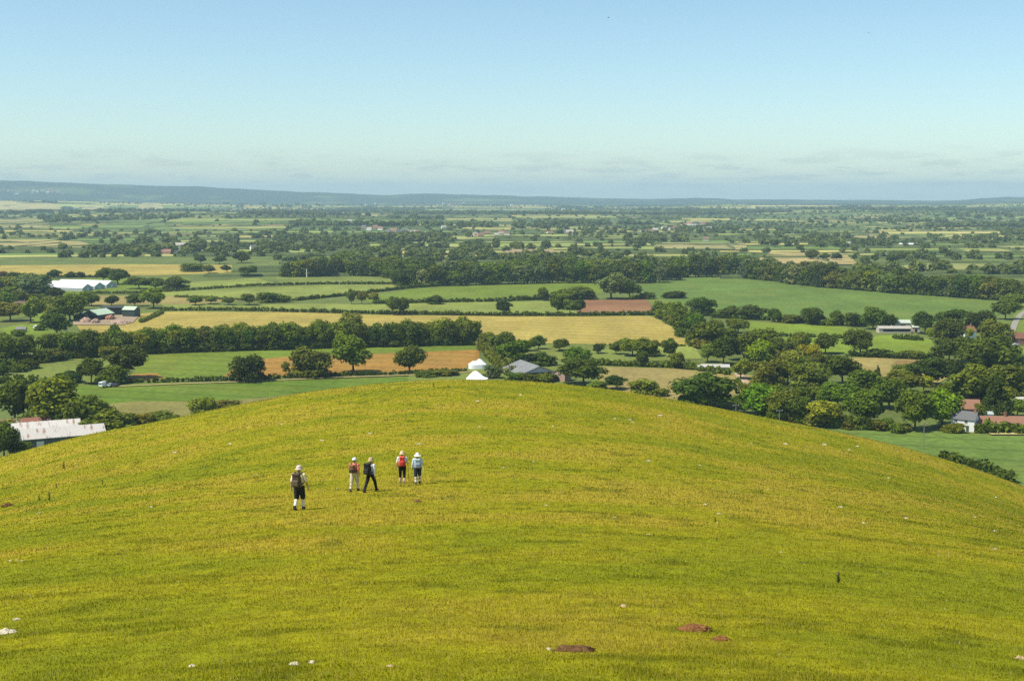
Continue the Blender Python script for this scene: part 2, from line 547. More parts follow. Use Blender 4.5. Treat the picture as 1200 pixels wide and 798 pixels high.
# right
field([(748, 336), (800, 326), (850, 324), (905, 329), (960, 336), (1040, 343), (1120, 349), (1185, 353), (1166, 373), (1110, 379), (1030, 379), (930, 376), (860, 371), (815, 362), (775, 352)], BLUEG, CROP)
field([(850, 375), (920, 380), (985, 383), (1020, 388), (1010, 396), (930, 393), (880, 388)], BRIGHT)
field([(880, 394), (1000, 397), (1060, 392), (1105, 402), (1100, 419), (1040, 419), (985, 414), (900, 410)], BRIGHT)
field([(955, 421), (1020, 419), (1112, 424), (1122, 434), (1100, 450), (1040, 446), (975, 438)], HAY)
field([(1045, 423), (1075, 423), (1080, 430), (1047, 430)], (.22, .14, .05), None, None, 5)
field([(1188, 352), (1280, 355), (1280, 398), (1200, 400), (1186, 392)], GREEN)
field([(1176, 407), (1280, 404), (1280, 436), (1195, 432)], BRIGHT)
field([(600, 404), (700, 405), (812, 405), (822, 421), (760, 424), (690, 424), (600, 419)], OLIVE)
field([(800, 405), (815, 405), (822, 421), (795, 419), (745, 417), (745, 408)], LGREEN)
field([(700, 431), (790, 433), (880, 441), (884, 464), (860, 480), (770, 470), (700, 462)], HAY)
field([(930, 497), (1060, 502), (1160, 511), (1280, 514), (1280, 640), (1150, 600), (1000, 530)], BLUEG, CROP)
field([(548, 441), (585, 441), (620, 441), (660, 448), (660, 470), (540, 470)], OLIVE)


def strip(name, pix, w, mat, z):
    """a road or track: a ribbon w metres wide along a line on the ground"""
    pts = resample_poly([at(*p) for p in pix], False, 12)
    v = []
    for i, p in enumerate(pts):
        t = (pts[min(i + 1, len(pts) - 1)] - pts[max(i - 1, 0)]).normalized()
        nrm = Vector((-t.y, t.x, 0))
        v += [p + nrm * w / 2 + Vector((0, 0, z)), p - nrm * w / 2 + Vector((0, 0, z))]
    f = [[2 * i, 2 * i + 2, 2 * i + 3, 2 * i + 1] for i in range(len(pts) - 1)]
    me = face_mesh(name, v, f)
    bm = bmesh.new(); bm.from_mesh(me); bmesh.ops.recalc_face_normals(bm, faces=bm.faces)
    for fc in bm.faces:
        if fc.normal.z < 0: fc.normal_flip()
    bm.to_mesh(me); bm.free()
    return tag(link_mesh(name, me, None, mat), kind='structure')


DIRT = plain('pale_track_earth', (.42, .30, .19), .95, .25, .4)
TARMAC = plain('worn_tarmac', (.27, .245, .19), .9, .2, .4)
strip('road', [(1184, 394), (1187, 386), (1190, 378), (1196, 369), (1206, 362), (1240, 352)], 4, TARMAC, .50)
strip('track', [(866, 438), (872, 450), (879, 462), (886, 474)], 4.5, DIRT, .51)
strip('track', [(130, 454), (200, 451), (290, 448), (400, 443), (480, 440.5), (560, 436)], 3.0, plain('stubble_edge', (.33, .27, .10), .95, .3, .3), .52)
strip('path', [(1160, 509.5), (1200, 509.5), (1260, 511)], 3.0, plain('dry_grass_edge', (.5, .42, .16), .95, .3, .3), .53)
field([(93, 371), (160, 370), (165, 377), (150, 381), (93, 380)], (.32, .24, .16), None, .49, 5)     # bare farmyard


# ---------------------------------------------------------------- patchwork of the far vale
def build_farmland():
    rng = random.Random(11)
    cells = []

    def split(x0, x1, y0, y1, depth):
        w, h = x1 - x0, y1 - y0
        ym = (y0 + y1) / 2; xm = (x0 + x1) / 2
        if abs(xm) - w / 2 > .46 * max(y1, 1) + 400: return
        target = (15000 + 6.5 * max(ym - 1500, 0)) * rng.uniform(.6, 2.6)
        if w * h < target or (w < 90 and h < 90):
            cells.append((x0, x1, y0, y1)); return
        t = rng.uniform(.36, .64)
        if w > h * rng.uniform(1.5, 3.4): split(x0, x0 + w * t, y0, y1, depth + 1); split(x0 + w * t, x1, y0, y1, depth + 1)
        else: split(x0, x1, y0, y0 + h * t, depth + 1); split(x0, x1, y0 + h * t, y1, depth + 1)

    split(-6400, 6400, 1250, 10300, 0)

    def warp(x, y):
        ca, sa = math.cos(.17), math.sin(.17)
        X, Y = ca * x - sa * y + .16 * 6000 * 0, sa * x + ca * y
        x2 = x + .0 * X + 190 * (fbm(x / 1300 + 7, y / 1300 + 3, 2) - .5) + .22 * (y - 4000) * (vnoise(x / 4000 + 3, y / 5000) - .5)
        y2 = y + 260 * (fbm(x / 1500 + 57, y / 1500 + 23, 2) - .5) + .10 * x
        return x2, y2

    pal = [((.13, .18, .035), 5), ((.18, .21, .045), 6), ((.10, .15, .03), 3), ((.23, .245, .065), 5), ((.32, .27, .075), 4), ((.38, .32, .10), 3),
           ((.085, .13, .03), 2), ((.29, .20, .09), 1), ((.27, .26, .075), 4)]
    cols = [c for c, n in pal for _ in range(n)]
    V, Fc, CO, edges, woods = [], [], [], [], []
    nv = 0
    for (x0, x1, y0, y1) in cells:
        k = 5
        gx, gy = np.meshgrid(np.linspace(x0 + 2, x1 - 2, k), np.linspace(y0 + 2, y1 - 2, k))
        wx, wy = warp(gx, gy)
        if np.min(np.abs(wx)) > .46 * np.max(wy) + 250 or np.max(wy) < 1300: continue
        wz = terrain_z(wx, wy) + .03 + .9 * smooth(1950, 2800, np.hypot(wx, wy))
        V.append(np.stack([wx, wy, wz], -1).reshape(-1, 3)); Fc.append(grid_faces(k, k) + nv); nv += k * k
        c = np.array(rng.choice(cols)) * rng.uniform(1.1, 1.55)
        y_m = (y0 + y1) / 2
        iswood = rng.random() < (.03 if y_m < 5000 else .07) * (.4 if y_m < 2000 else 1)
        if iswood: c = np.array((.03, .05, .016)); woods.append((x0, x1, y0, y1))
        CO.append(np.tile(c, (k * k, 1)))
        for e in (((x0, y0), (x1, y0)), ((x0, y0), (x0, y1))):
            edges.append(e)
    V = np.concatenate(V); Fc = np.concatenate(Fc); CO = np.concatenate(CO)
    me = face_mesh('farmland', V, Fc, True)
    ca = me.color_attributes.new('crop', 'FLOAT_COLOR', 'POINT')
    ca.data.foreach_set('color', np.concatenate([CO, np.ones((len(CO), 1))], 1).astype(np.float32).ravel())
    k = NT('far_fields')
    A = k.n('ShaderNodeAttribute', attribute_name='crop'); g = k.n('ShaderNodeNewGeometry')
    f1 = k.ramp(k.noise(.012, g.outputs['Position'], 5), [(.3, .8), (.7, 1.2)])
    k.l(k.mix(1.0, A.outputs['Color'], f1, 'MULTIPLY'), k.b.inputs['Base Color'])
    k.b.inputs['Roughness'].default_value = .95; k.b.inputs['Specular IOR Level'].default_value = .1
    tag(link_mesh('farmland', me, None, k.m), kind='structure')
    return edges, woods, warp


EDGES, WOODS, WARP = build_farmland()


def far_field(c, col):
    """a large open cornfield of the far vale, laid over the rolling ground; c = its four corners"""
    n, m = 40, 14
    P = [at(px, py, 6.0) for px, py in c]
    u, v = np.meshgrid(np.linspace(0, 1, n), np.linspace(0, 1, m))
    def bl(k): return (P[0][k] * (1 - u) + P[1][k] * u) * (1 - v) + (P[3][k] * (1 - u) + P[2][k] * u) * v
    x, y = bl(0), bl(1)
    x = x + 40 * (fbm(x / 300, y / 300, 2) - .5); y = y + 60 * (fbm(x / 300 + 9, y / 300, 2) - .5)
    z = terrain_z(x, y) + 2.0
    me = face_mesh('field', np.stack([x, y, z], -1).reshape(-1, 3), grid_faces(m, n), True)
    o = link_mesh('field', me, None, FIELD); o.color = (*col, 1)
    tag(o, kind='structure')
    FAR_OPEN.append([(p.x, p.y) for p in P])


FAR_OPEN = []
STRAW = (.42, .36, .13)
for c, col in [([(-20, 251), (92, 250), (66, 245.5), (-20, 245)], STRAW), ([(98, 249), (138, 249.5), (128, 246), (94, 245.5)], STRAW), ([(142, 250), (206, 251), (186, 244), (172, 243.5)], STRAW),
               ([(200, 250), (288, 254), (280, 250.5), (205, 247)], STRAW), ([(350, 252), (462, 257), (440, 253), (356, 249.5)], (.44, .36, .13)), ([(-20, 268), (60, 267), (46, 259), (-20, 258)], (.30, .27, .10)),
               ([(-20, 286), (105, 288), (100, 281), (-20, 279)], (.34, .28, .10)), ([(110, 270), (200, 270), (185, 261), (130, 262)], (.14, .20, .05)),
               ([(750, 304), (776, 303), (772, 299), (752, 299)], (.44, .28, .10)), ([(862, 311), (925, 309), (905, 303), (862, 303)], (.42, .27, .11)), ([(895, 305), (1012, 306), (990, 294), (905, 293)], (.36, .28, .11)),
               ([(668, 304), (760, 305), (745, 301), (672, 299)], (.33, .30, .12)), ([(590, 294), (660, 296), (650, 290), (600, 289)], (.32, .23, .11)), ([(1000, 277), (1060, 278), (1050, 273), (1005, 272)], (.32, .27, .11)),
               ([(1060, 311), (1190, 313), (1180, 306), (1070, 304)], (.24, .24, .07)), ([(770, 288), (880, 290), (870, 283), (780, 282)], (.30, .26, .10))]:
    far_field(c, col)


def on_open_field(x, y):
    out = np.zeros(len(x), bool)
    for q in FAR_OPEN:
        ins = np.ones(len(x), bool)
        for (ax, ay), (bx_, by) in zip(q, q[1:] + q[:1]): ins &= (bx_ - ax) * (y - ay) - (by - ay) * (x - ax) > 0
        out |= ins
    return out


# ---------------------------------------------------------------- trees
def leaf_cards(cent, rad, n, size, rng, inner=.25, flat=.0, squash=None):
    """n leaf sprays on the skins of a set of lumps; those buried in another lump are dropped"""
    m = len(cent)
    pr = rad ** 2; pr = pr / pr.sum()
    pick = rng.choice(m, int(n * 2.2), p=pr)
    d = rng.normal(size=(len(pick), 3)); d /= np.linalg.norm(d, axis=1, keepdims=True)
    d[:, 2] = np.where(d[:, 2] < -.55, -d[:, 2] * .6, d[:, 2])
    rr = rad[pick] * rng.uniform(.80, 1.08, len(pick))
    deep = rng.random(len(pick)) < inner
    rr = np.where(deep, rad[pick] * rng.uniform(.45, .8, len(pick)), rr)
    p = cent[pick] + d * rr[:, None]
    dist = np.linalg.norm(p[:, None, :] - cent[None], axis=2) / rad[None]
    ok = (np.sum(dist < .72, axis=1) == 0) | deep
    ok &= p[:, 2] > .02
    p, d, deep = p[ok][:n], d[ok][:n], deep[ok][:n]
    k = len(p)
    nrm = d * 1.0 + rng.normal(size=(k, 3)) * .42 + np.array([0, 0, .25]); nrm /= np.linalg.norm(nrm, axis=1, keepdims=True)
    t = np.cross(nrm, rng.normal(size=(k, 3))); t /= np.linalg.norm(t, axis=1, keepdims=True)
    b = np.cross(nrm, t)
    s = size * rng.uniform(.55, 1.35, k) * np.where(deep, 1.6, 1)
    q = np.stack([p - t * s[:, None] - b * (s * .35)[:, None], p + t * (s * .2)[:, None] - b * (s * .75)[:, None],
                  p + t * s[:, None] + b * (s * .3)[:, None], p - t * (s * .15)[:, None] + b * (s * .8)[:, None]], 1)
    return q


def crown_lumps(style, rng):
    """lumps of a crown in a box one wide and one high"""
    if style == 'round':
        n, ez, cz, rxy, base = 24, .42, .53, .33, .07
    elif style == 'wide':
        n, ez, cz, rxy, base = 28, .38, .50, .36, .03
    elif style == 'tall':
        n, ez, cz, rxy, base = 20, .42, .53, .30, .06
    elif style == 'belt':
        n, ez, cz, rxy, base = 26, .44, .44, .36, -.05
    elif style == 'bush':
        n, ez, cz, rxy, base = 22, .42, .36, .38, -.08
    elif style == 'conifer':
        c = []; r = []
        for i in range(14):
            t = i / 13
            for j in range(3 if t < .8 else 1):
                a = rng.uniform(0, 6.28); w = .30 * (1 - t) ** .8
                c.append((math.cos(a) * w, math.sin(a) * w, .1 + .85 * t)); r.append(.07 + .13 * (1 - t))
        return np.array(c), np.array(r)
    elif style == 'willow':
        n, ez, cz, rxy, base = 22, .40, .50, .36, .02
    c, r = [], []
    for i in range(n):
        d = rng.normal(size=3); d /= np.linalg.norm(d)
        k = rng.uniform(.45, 1.0)
        p = np.array([d[0] * rxy * k, d[1] * rxy * k, cz + d[2] * ez * .74 * k])
        w = .205 if style in ('round', 'tall') else .19
        rr = w * rng.uniform(.62, 1.12)
        p[2] = min(max(p[2], base + rr * .8), 1 - rr * .9)
        c.append(p); r.append(rr)
    if style in ('belt', 'bush', 'wide'):
        for j in range(8):
            a = j * .785 + rng.uniform(-.3, .3); w = rng.uniform(.22, .32)
            c.append(np.array([math.cos(a) * w, math.sin(a) * w, rng.uniform(.10, .2)])); r.append(rng.uniform(.13, .18))
    c.append(np.array([0, 0, cz])); r.append(.26)
    return np.array(c), np.array(r)


def tube(bm, pts, radii, seg=6):
    rings = []
    for i, p in enumerate(pts):
        t = (pts[min(i + 1, len(pts) - 1)] - pts[max(i - 1, 0)]).normalized()
        a = t.cross(Vector((.3, .9, .1))).normalized(); b = t.cross(a)
        rings.append([bm.verts.new(p + (a * math.cos(2 * math.pi * j / seg) + b * math.sin(2 * math.pi * j / seg)) * radii[i]) for j in range(seg)])
    for r0, r1 in zip(rings, rings[1:]):
        for j in range(seg): bm.faces.new((r0[j], r0[(j + 1) % seg], r1[(j + 1) % seg], r1[j]))
    bm.faces.new(rings[0][::-1]); bm.faces.new(rings[-1])


CROWNS = {}
for si, (style, nvar, ncard, size) in enumerate((('round', 5, 2300, .034), ('wide', 4, 2600, .032), ('tall', 3, 1900, .036), ('belt', 6, 1500, .040), ('bush', 5, 1300, .042),
                                               ('conifer', 1, 1500, .036), ('willow', 3, 2200, .034))):
    CROWNS[style] = []
    for v in range(nvar):
        rng = np.random.default_rng(100 * si + v)
        c, r = crown_lumps(style, rng)
        q = leaf_cards(c, r, ncard, size, rng)
        lo, hi = np.percentile(q.reshape(-1, 3), [1, 99], axis=0)
        q[..., :2] = q[..., :2] / (hi[:2] - lo[:2]).mean() * 1.04
        q[..., 2] = q[..., 2] / hi[2]
        me = quads_mesh(style + '_crown', q); me.materials.append(LEAF)
        bm = bmesh.new()
        rd = random.Random(v + si)
        top = Vector((rd.uniform(-.03, .03), rd.uniform(-.03, .03), .5))
        tube(bm, [Vector((0, 0, -.02)), Vector((.005, 0, .03)), Vector((0, .01, .18)), top, top + Vector((.02, .01, .25))], [.045, .034, .027, .016, .006])
        for j in range(6):
            a = j * 1.05 + rd.random(); z0 = rd.uniform(.17, .42)
            k = Vector((math.cos(a), math.sin(a), 0))
            tube(bm, [Vector((0, 0, z0)), k * .14 + Vector((0, 0, z0 + .10)), k * rd.uniform(.26, .36) + Vector((0, 0, z0 + rd.uniform(.16, .3)))], [.017, .010, .003], 5)
        tr = bpy.data.meshes.new(style + '_trunk'); bm.to_mesh(tr); bm.free(); tr.materials.append(BARK)
        CROWNS[style].append((me, tr))

TONES = {'dark': (.088, .116, .012), 'deep': (.062, .086, .011), 'mid': (.124, .160, .013), 'light': (.170, .205, .022), 'lime': (.26, .27, .016),
         'grey': (.135, .165, .050), 'olive': (.150, .158, .018), 'bright': (.14, .215, .010), 'brown': (.14, .11, .035)}
_cnt = {}


def plant(name, cat, px, py, w, h, style, tone, label, group=None, var=None, trunk=True, p=None):
    p = p or at(px, py, .3)
    s = px_size(p)
    i = _cnt.get(style, 0); _cnt[style] = i + 1
    crown, tr = CROWNS[style][(var if var is not None else i) % len(CROWNS[style])]
    o = empty(name, p, random.uniform(0, 6.28), (w * s, w * s * random.uniform(.9, 1.1), h * s))
    tag(o, label, cat, group)
    c = bpy.data.objects.new('crown' if trunk else 'foliage', crown); C.objects.link(c); c.parent = o
    t0 = TONES[tone]
    c.color = (*[v * random.uniform(.9, 1.1) for v in t0], 1)
    t = bpy.data.objects.new('trunk' if trunk else 'stem', tr); C.objects.link(t); t.parent = o
    return o


def tree(px, py, w, h, style, tone, label, group=None, **kw): return plant('tree', 'tree', px, py, w, h, style, tone, label, group, **kw)
def bush(px, py, w, h, tone, label, group=None): return plant('bush', 'bush', px, py, w, h, 'bush', tone, label, group, trunk=False)
# ---- trees that stand by themselves, one by one
for a in [
    (290, 446, 42, 29, 'wide', 'deep', 'broad low dark tree standing alone left of the pair at the brown soil strip'),
    (364, 441, 48, 33, 'wide', 'dark', 'wide tree clump with many stems left of the tallest field tree'),
    (414, 437, 43, 43, 'round', 'mid', 'tallest field tree with a short trunk on the brown soil strip'),
    (480, 436, 32, 30, 'round', 'dark', 'rightmost round dark tree on the brown soil strip'),
    (335, 438, 10, 14, 'tall', 'light', 'small pale sapling beside the wide tree clump'),
    (145, 443, 42, 36, 'round', 'deep', 'big dark tree above the white van at the field corner'),
    (107, 449, 26, 27, 'round', 'dark', 'medium tree left of the big dark tree by the parked vehicles'),
    (131, 449, 33, 19, 'wide', 'mid', 'low spreading tree directly over the parked vehicles'),
    (18, 497, 42, 48, 'round', 'dark', 'tall dark tree at the left picture edge behind the rusty sheds'),
    (56, 499, 58, 54, 'round', 'mid', 'largest leafy tree right behind the rusty roofed sheds'),
    (102, 502, 52, 36, 'wide', 'dark', 'dark tree just right of the rusty roofed sheds'),
    (5, 535, 32, 36, 'round', 'dark', 'dark tree at the left end of the rusty sheds, cut by the hill'),
    (22, 532, 22, 14, 'belt', 'mid', 'low leafy tree in front of the end wall of the white shed'),
    (591, 369, 18, 17, 'round', 'deep', 'small round dark tree on the top edge of the yellow wheat field'),
    (460, 369, 14, 21, 'tall', 'dark', 'left tree of the slim pair on top of the wheat field'),
    (473, 369, 12, 20, 'tall', 'mid', 'right tree of the slim pair on top of the wheat field'),
    (412, 356, 11, 17, 'tall', 'olive', 'left one of three pale slender trees between the light fields'),
    (424, 356, 12, 14, 'tall', 'olive', 'middle one of three pale slender trees between the light fields'),
    (438, 355, 12, 12, 'round', 'olive', 'right one of three pale slender trees between the light fields'),
    (654, 368, 18, 22, 'round', 'dark', 'left tree of the trio beside the ploughed brown field'),
    (668, 368, 20, 17, 'round', 'mid', 'middle tree of the trio beside the ploughed brown field'),
    (680, 367, 13, 16, 'tall', 'deep', 'right dark tree of the trio touching the ploughed brown field'),
    (637, 352, 13, 15, 'round', 'dark', 'small tree at the left end of the hedge above the ploughed field'),
    (683, 350, 30, 14, 'belt', 'dark', 'long low tree group above the ploughed brown field'),
    (662, 351, 26, 12, 'belt', 'mid', 'low tree between the small tree and the pale giant above the ploughed field'),
    (716, 350, 38, 29, 'round', 'grey', 'pale grey green giant tree between the big green fields'),
    (738, 350, 26, 20, 'round', 'mid', 'green tree leaning on the right of the pale grey giant'),
    (772, 372, 17, 19, 'round', 'light', 'light round tree at the top right corner of the wheat field'),
    (790, 377, 25, 23, 'round', 'mid', 'second tree down the right edge of the wheat field'),
    (799, 389, 31, 27, 'round', 'dark', 'dark tree halfway down the right edge of the wheat field'),
    (814, 394, 27, 26, 'round', 'mid', 'tree right of the halfway dark tree by the wheat field'),
    (822, 369, 29, 20, 'wide', 'dark', 'dark tree at the lower left corner of the bluish green field'),
    (829, 406, 40, 30, 'wide', 'dark', 'broad dark tree at the lower right tip of the wheat field'),
    (865, 390, 23, 16, 'round', 'mid', 'feathery tree below the hedge of the bluish green field'),
    (855, 372, 25, 13, 'belt', 'dark', 'first dark tree in the hedge under the bluish green field'),
    (880, 373, 36, 14, 'belt', 'deep', 'long dark tree in the hedge under the bluish green field'),
    (829, 424, 20, 21, 'round', 'light', 'pale willow like tree above the long white shed'),
    (848, 427, 29, 33, 'round', 'deep', 'tall dark tree at the right end of the long white shed'),
    (872, 422, 42, 31, 'round', 'dark', 'big dark tree behind the right end of the long white shed'),
    (893, 407, 32, 22, 'wide', 'mid', 'tree on the dip between wheat field and bright pasture'),
    (868, 444, 24, 23, 'round', 'mid', 'round tree at the top of the pale farm track'),
    (890, 432, 34, 32, 'round', 'bright', 'bright leafy tree right of the long white shed'),
    (825, 476, 68, 38, 'wide', 'dark', 'very wide dark tree clump on the right brow of the hill'),
    (872, 484, 27, 24, 'round', 'dark', 'dark tree on the brow between the wide clump and the lime one'),
    (684, 450, 42, 30, 'round', 'dark', 'big dark tree to the right of the grey barn'),
    (676, 434, 32, 27, 'round', 'mid', 'tree standing behind the big dark one right of the grey barn'),
    (723, 456, 24, 16, 'round', 'deep', 'small round dark tree on the brow right of the barn'),
    (618, 411, 17, 13, 'round', 'mid', 'leftmost small tree in the pasture above the grey barn'),
    (631, 409, 17, 16, 'round', 'dark', 'second small tree in the pasture above the grey barn'),
    (656, 411, 19, 14, 'round', 'dark', 'third small tree in the pasture above the grey barn'),
    (701, 414, 14, 11, 'round', 'deep', 'tiny dark round tree in mid pasture below the wheat field'),
    (722, 415, 18, 15, 'round', 'dark', 'dark tree at the left end of the pasture row'),
    (741, 417, 26, 20, 'round', 'mid', 'second tree of the pasture row below the wheat field'),
    (760, 417, 29, 20, 'wide', 'mid', 'wide tree in the middle of the pasture row'),
    (784, 418, 18, 21, 'tall', 'dark', 'pointed tree at the right end of the pasture row'),
    (753, 429, 14, 17, 'round', 'dark', 'small dark tree below the pasture row in the hedge'),
    (792, 431, 17, 18, 'round', 'olive', 'dull olive tree in the hedge left of the long white shed'),
    (510, 356, 18, 10, 'belt', 'dark', 'squat dark tree in the hedge between the two light fields'),
    (314, 354, 26, 11, 'belt', 'dark', 'low dark tree at the left end of the pale green strip'),
    (332, 354, 16, 8, 'belt', 'mid', 'low round tree next to the left end of the pale green strip'),
    (409, 397, 22, 30, 'tall', 'light', 'pale tall tree rising out of the dark belt'),
    (573, 409, 22, 20, 'round', 'mid', 'tree at the right end of the dark belt'),
    (588, 415, 29, 26, 'round', 'dark', 'dark tree between the belt and the white marquees'),
    (600, 427, 37, 28, 'round', 'mid', 'leafy tree behind the left end of the grey barn'),
    # left side
    (14, 426, 44, 30, 'wide', 'dark', 'wide dark tree at the left picture edge below the small bright paddock'),
    (33, 416, 18, 22, 'round', 'dark', 'dark tree at the corner of the small bright paddock'),
    (67, 393, 31, 24, 'round', 'deep', 'dark round tree at the right corner of the small bright paddock'),
    (82, 376, 33, 30, 'round', 'mid', 'large tree left of the green roofed farm sheds'),
    (96, 363, 27, 20, 'round', 'mid', 'tree behind the left green roofed shed'),
    (107, 358, 18, 14, 'round', 'dark', 'small tree behind the gap of the farmyard'),
    (180, 361, 28, 22, 'round', 'mid', 'round tree right of the black farm sheds'),
    (158, 359, 18, 14, 'round', 'dark', 'tree just behind the right hand farm shed'),
    (131, 358, 15, 11, 'round', 'deep', 'small dark tree behind the black open shed'),
    (36, 378, 26, 27, 'round', 'light', 'light green tree beside the cottage gardens'),
    (12, 376, 30, 20, 'round', 'olive', 'olive tree at the left edge beside the cottages'),
    (6, 362, 26, 18, 'round', 'mid', 'tree at the left edge behind the cottages'),
    (24, 356, 18, 14, 'round', 'dark', 'small dark tree between the cottage roofs'),
    (8, 342, 30, 16, 'wide', 'light', 'yellow green tree at the left edge near the greenhouses'),
    (43, 346, 37, 23, 'wide', 'grey', 'grey willowy tree in front of the left end of the greenhouses'),
    (66, 347, 16, 10, 'belt', 'deep', 'dark low tree against the greenhouse wall'),
    (20, 333, 24, 13, 'wide', 'dark', 'dark tree at the left edge above the greenhouses'),
    (5, 330, 16, 11, 'round', 'brown', 'brownish copper tree at the left picture edge'),
    (63, 326, 15, 9, 'round', 'deep', 'dark little tree above the left end of the greenhouses'),
    (83, 325, 12, 6, 'belt', 'dark', 'tiny tree above the middle of the greenhouses'),
    (94, 325, 11, 6, 'belt', 'deep', 'tiny dark tree above the right half of the greenhouses'),
    (121, 331, 18, 16, 'round', 'dark', 'left tree of the dark row right of the greenhouses'),
    (138, 333, 24, 17, 'round', 'dark', 'tall tree of the dark row right of the greenhouses'),
    (163, 338, 24, 13, 'round', 'dark', 'third tree of the dark row right of the greenhouses'),
    (182, 338, 22, 12, 'round', 'mid', 'fourth tree of the dark row right of the greenhouses'),
    (206, 339, 27, 14, 'wide', 'dark', 'last wide tree of the dark row right of the greenhouses'),
    (229, 357, 16, 9, 'round', 'mid', 'left tree of four in the hedge above the wheat field'),
    (247, 356, 13, 8, 'round', 'mid', 'second tree of four in the hedge above the wheat field'),
    (268, 357, 14, 8, 'round', 'dark', 'third tree of four in the hedge above the wheat field'),
    (292, 357, 17, 12, 'round', 'dark', 'largest tree of four in the hedge above the wheat field'),
    (226, 318, 26, 9, 'wide', 'mid', 'tree with a light rounded top in the pale yellow field'),
    (245, 320, 15, 9, 'round', 'dark', 'dark tree at the foot of the pale yellow field'),
    (266, 319, 12, 8, 'round', 'dark', 'small tree right end of the pale yellow field'),
    (290, 324, 18, 12, 'round', 'dark', 'tree at the road end of the pale yellow field'),
    (235, 309, 13, 10, 'round', 'dark', 'left one of the pair of round trees on the yellow field edge'),
    (257, 309, 13, 9, 'round', 'dark', 'right one of the pair of round trees on the yellow field edge'),
    (283, 308, 18, 12, 'round', 'dark', 'round tree right of the pair on the yellow field edge'),
    # right side
    (908, 419, 20, 22, 'round', 'dark', 'dark tree left of the pale willow above the right copse'),
    (935, 415, 22, 24, 'round', 'mid', 'tall tree just behind the pale willow above the right copse'),
    (949, 424, 21, 20, 'willow', 'lime', 'pale yellow willow at the top of the right copse'),
    (967, 414, 22, 22, 'round', 'dark', 'dark tree right of the pale willow above the copse'),
    (1008, 416, 34, 28, 'round', 'dark', 'big dark tree alone in the bright pasture'),
    (928, 437, 23, 26, 'round', 'light', 'light green tree in front of the pale willow'),
    (910, 432, 26, 22, 'round', 'olive', 'olive tree at the left side of the right copse'),
    (987, 450, 37, 33, 'round', 'dark', 'big round dark tree at the left end of the hay field'),
    (953, 434, 11, 13, 'tall', 'deep', 'narrow dark tree under the pale willow'),
    (923, 449, 30, 24, 'round', 'mid', 'green tree in the middle left of the right copse'),
    (947, 454, 44, 28, 'wide', 'olive', 'wide pale olive tree in the middle of the right copse'),
    (900, 452, 40, 30, 'wide', 'olive', 'broad olive tree beside the pale farm track'),
    (914, 493, 36, 34, 'round', 'mid', 'dark leafy tree on the brow left of the lime willow'),
    (891, 489, 42, 38, 'round', 'bright', 'bright green tree on the brow at the foot of the farm track'),
    (938, 495, 30, 30, 'round', 'dark', 'shady tree on the brow touching the lime willow'),
    (963, 499, 42, 29, 'willow', 'lime', 'lime yellow willow on the right brow of the hill'),
    (981, 478, 36, 28, 'round', 'mid', 'tree behind the lime yellow willow'),
    (1014, 499, 47, 40, 'round', 'mid', 'large leafy tree right of the lime yellow willow'),
    (1015, 464, 34, 30, 'round', 'mid', 'tree behind the large leafy one in the copse'),
    (1042, 478, 38, 32, 'round', 'dark', 'dark tree in the copse left of the chestnut like bright tree'),
    (1028, 450, 10, 20, 'conifer', 'deep', 'slim dark conifer at the edge of the hay field'),
    (1015, 448, 17, 11, 'belt', 'brown', 'low brownish tree left of the slim conifer'),
    (1055, 460, 37, 25, 'round', 'olive', 'pale olive tree at the lower edge of the hay field'),
    (1082, 459, 21, 17, 'round', 'lime', 'small yellow green tree under the hay field'),
    (1091, 452, 41, 31, 'round', 'deep', 'dark round tree at the right end of the hay field'),
    (1072, 504, 38, 44, 'round', 'mid', 'tall dark leaved tree left of the white house'),
    (1104, 499, 42, 40, 'round', 'bright', 'bright green tree directly left of the white house'),
    (1134, 470, 46, 40, 'round', 'mid', 'big tree behind the red roofed house'),
    (1168, 488, 30, 46, 'conifer', 'deep', 'dark conifer right of the white house'),
    (1160, 440, 62, 42, 'wide', 'dark', 'huge dark tree above the white house and conifer'),
    (1182, 466, 44, 36, 'wide', 'dark', 'dark tree at the right edge above the red roofs'),
    (1192, 488, 24, 18, 'round', 'mid', 'tree at the right edge behind the long red roof'),
    (1147, 492, 15, 18, 'round', 'mid', 'small tree between the white house and the conifer'),
    (1112, 423, 29, 24, 'round', 'dark', 'left tree of the dark pair on the right of the bright pasture'),
    (1132, 425, 32, 28, 'round', 'dark', 'right tree of the dark pair on the right of the bright pasture'),
    (1110, 404, 33, 29, 'wide', 'deep', 'very dark tree standing before the cottage with the white gable'),
    (1084, 391, 25, 24, 'round', 'deep', 'dark tree right of the grey farm sheds'),
    (1112, 384, 32, 20, 'round', 'dark', 'tree above the very dark tree below the bluish field'),
    (1146, 388, 34, 22, 'wide', 'deep', 'dark tree above the cottage with the white gable'),
    (1165, 403, 34, 26, 'wide', 'mid', 'tree right of the cottage with the white gable'),
    (1178, 374, 26, 22, 'round', 'olive', 'olive tree left of the bend of the grey road'),
    (1188, 360, 24, 14, 'round', 'mid', 'tree above the bend of the grey road'),
    (953, 380, 27, 19, 'round', 'dark', 'round dark tree under the middle of the bluish green field'),
    (982, 381, 15, 17, 'round', 'mid', 'smaller tree right of the round dark one under the bluish field'),
    (1001, 382, 22, 15, 'round', 'dark', 'dark tree left of the tall one by the grey sheds'),
    (1023, 385, 27, 24, 'round', 'mid', 'tall tree at the left end of the grey farm sheds'),
    (1042, 385, 16, 16, 'round', 'dark', 'tree behind the grey farm sheds'),
    (908, 377, 15, 15, 'round', 'mid', 'small round tree under the left of the bluish green field'),
    (1135, 397, 9, 12, 'round', 'lime', 'small yellow shrub like tree by the white gabled cottage'),
    (1090, 397, 8, 12, 'tall', 'lime', 'thin yellow tree right of the grey farm sheds'),
]:
    tree(*a)

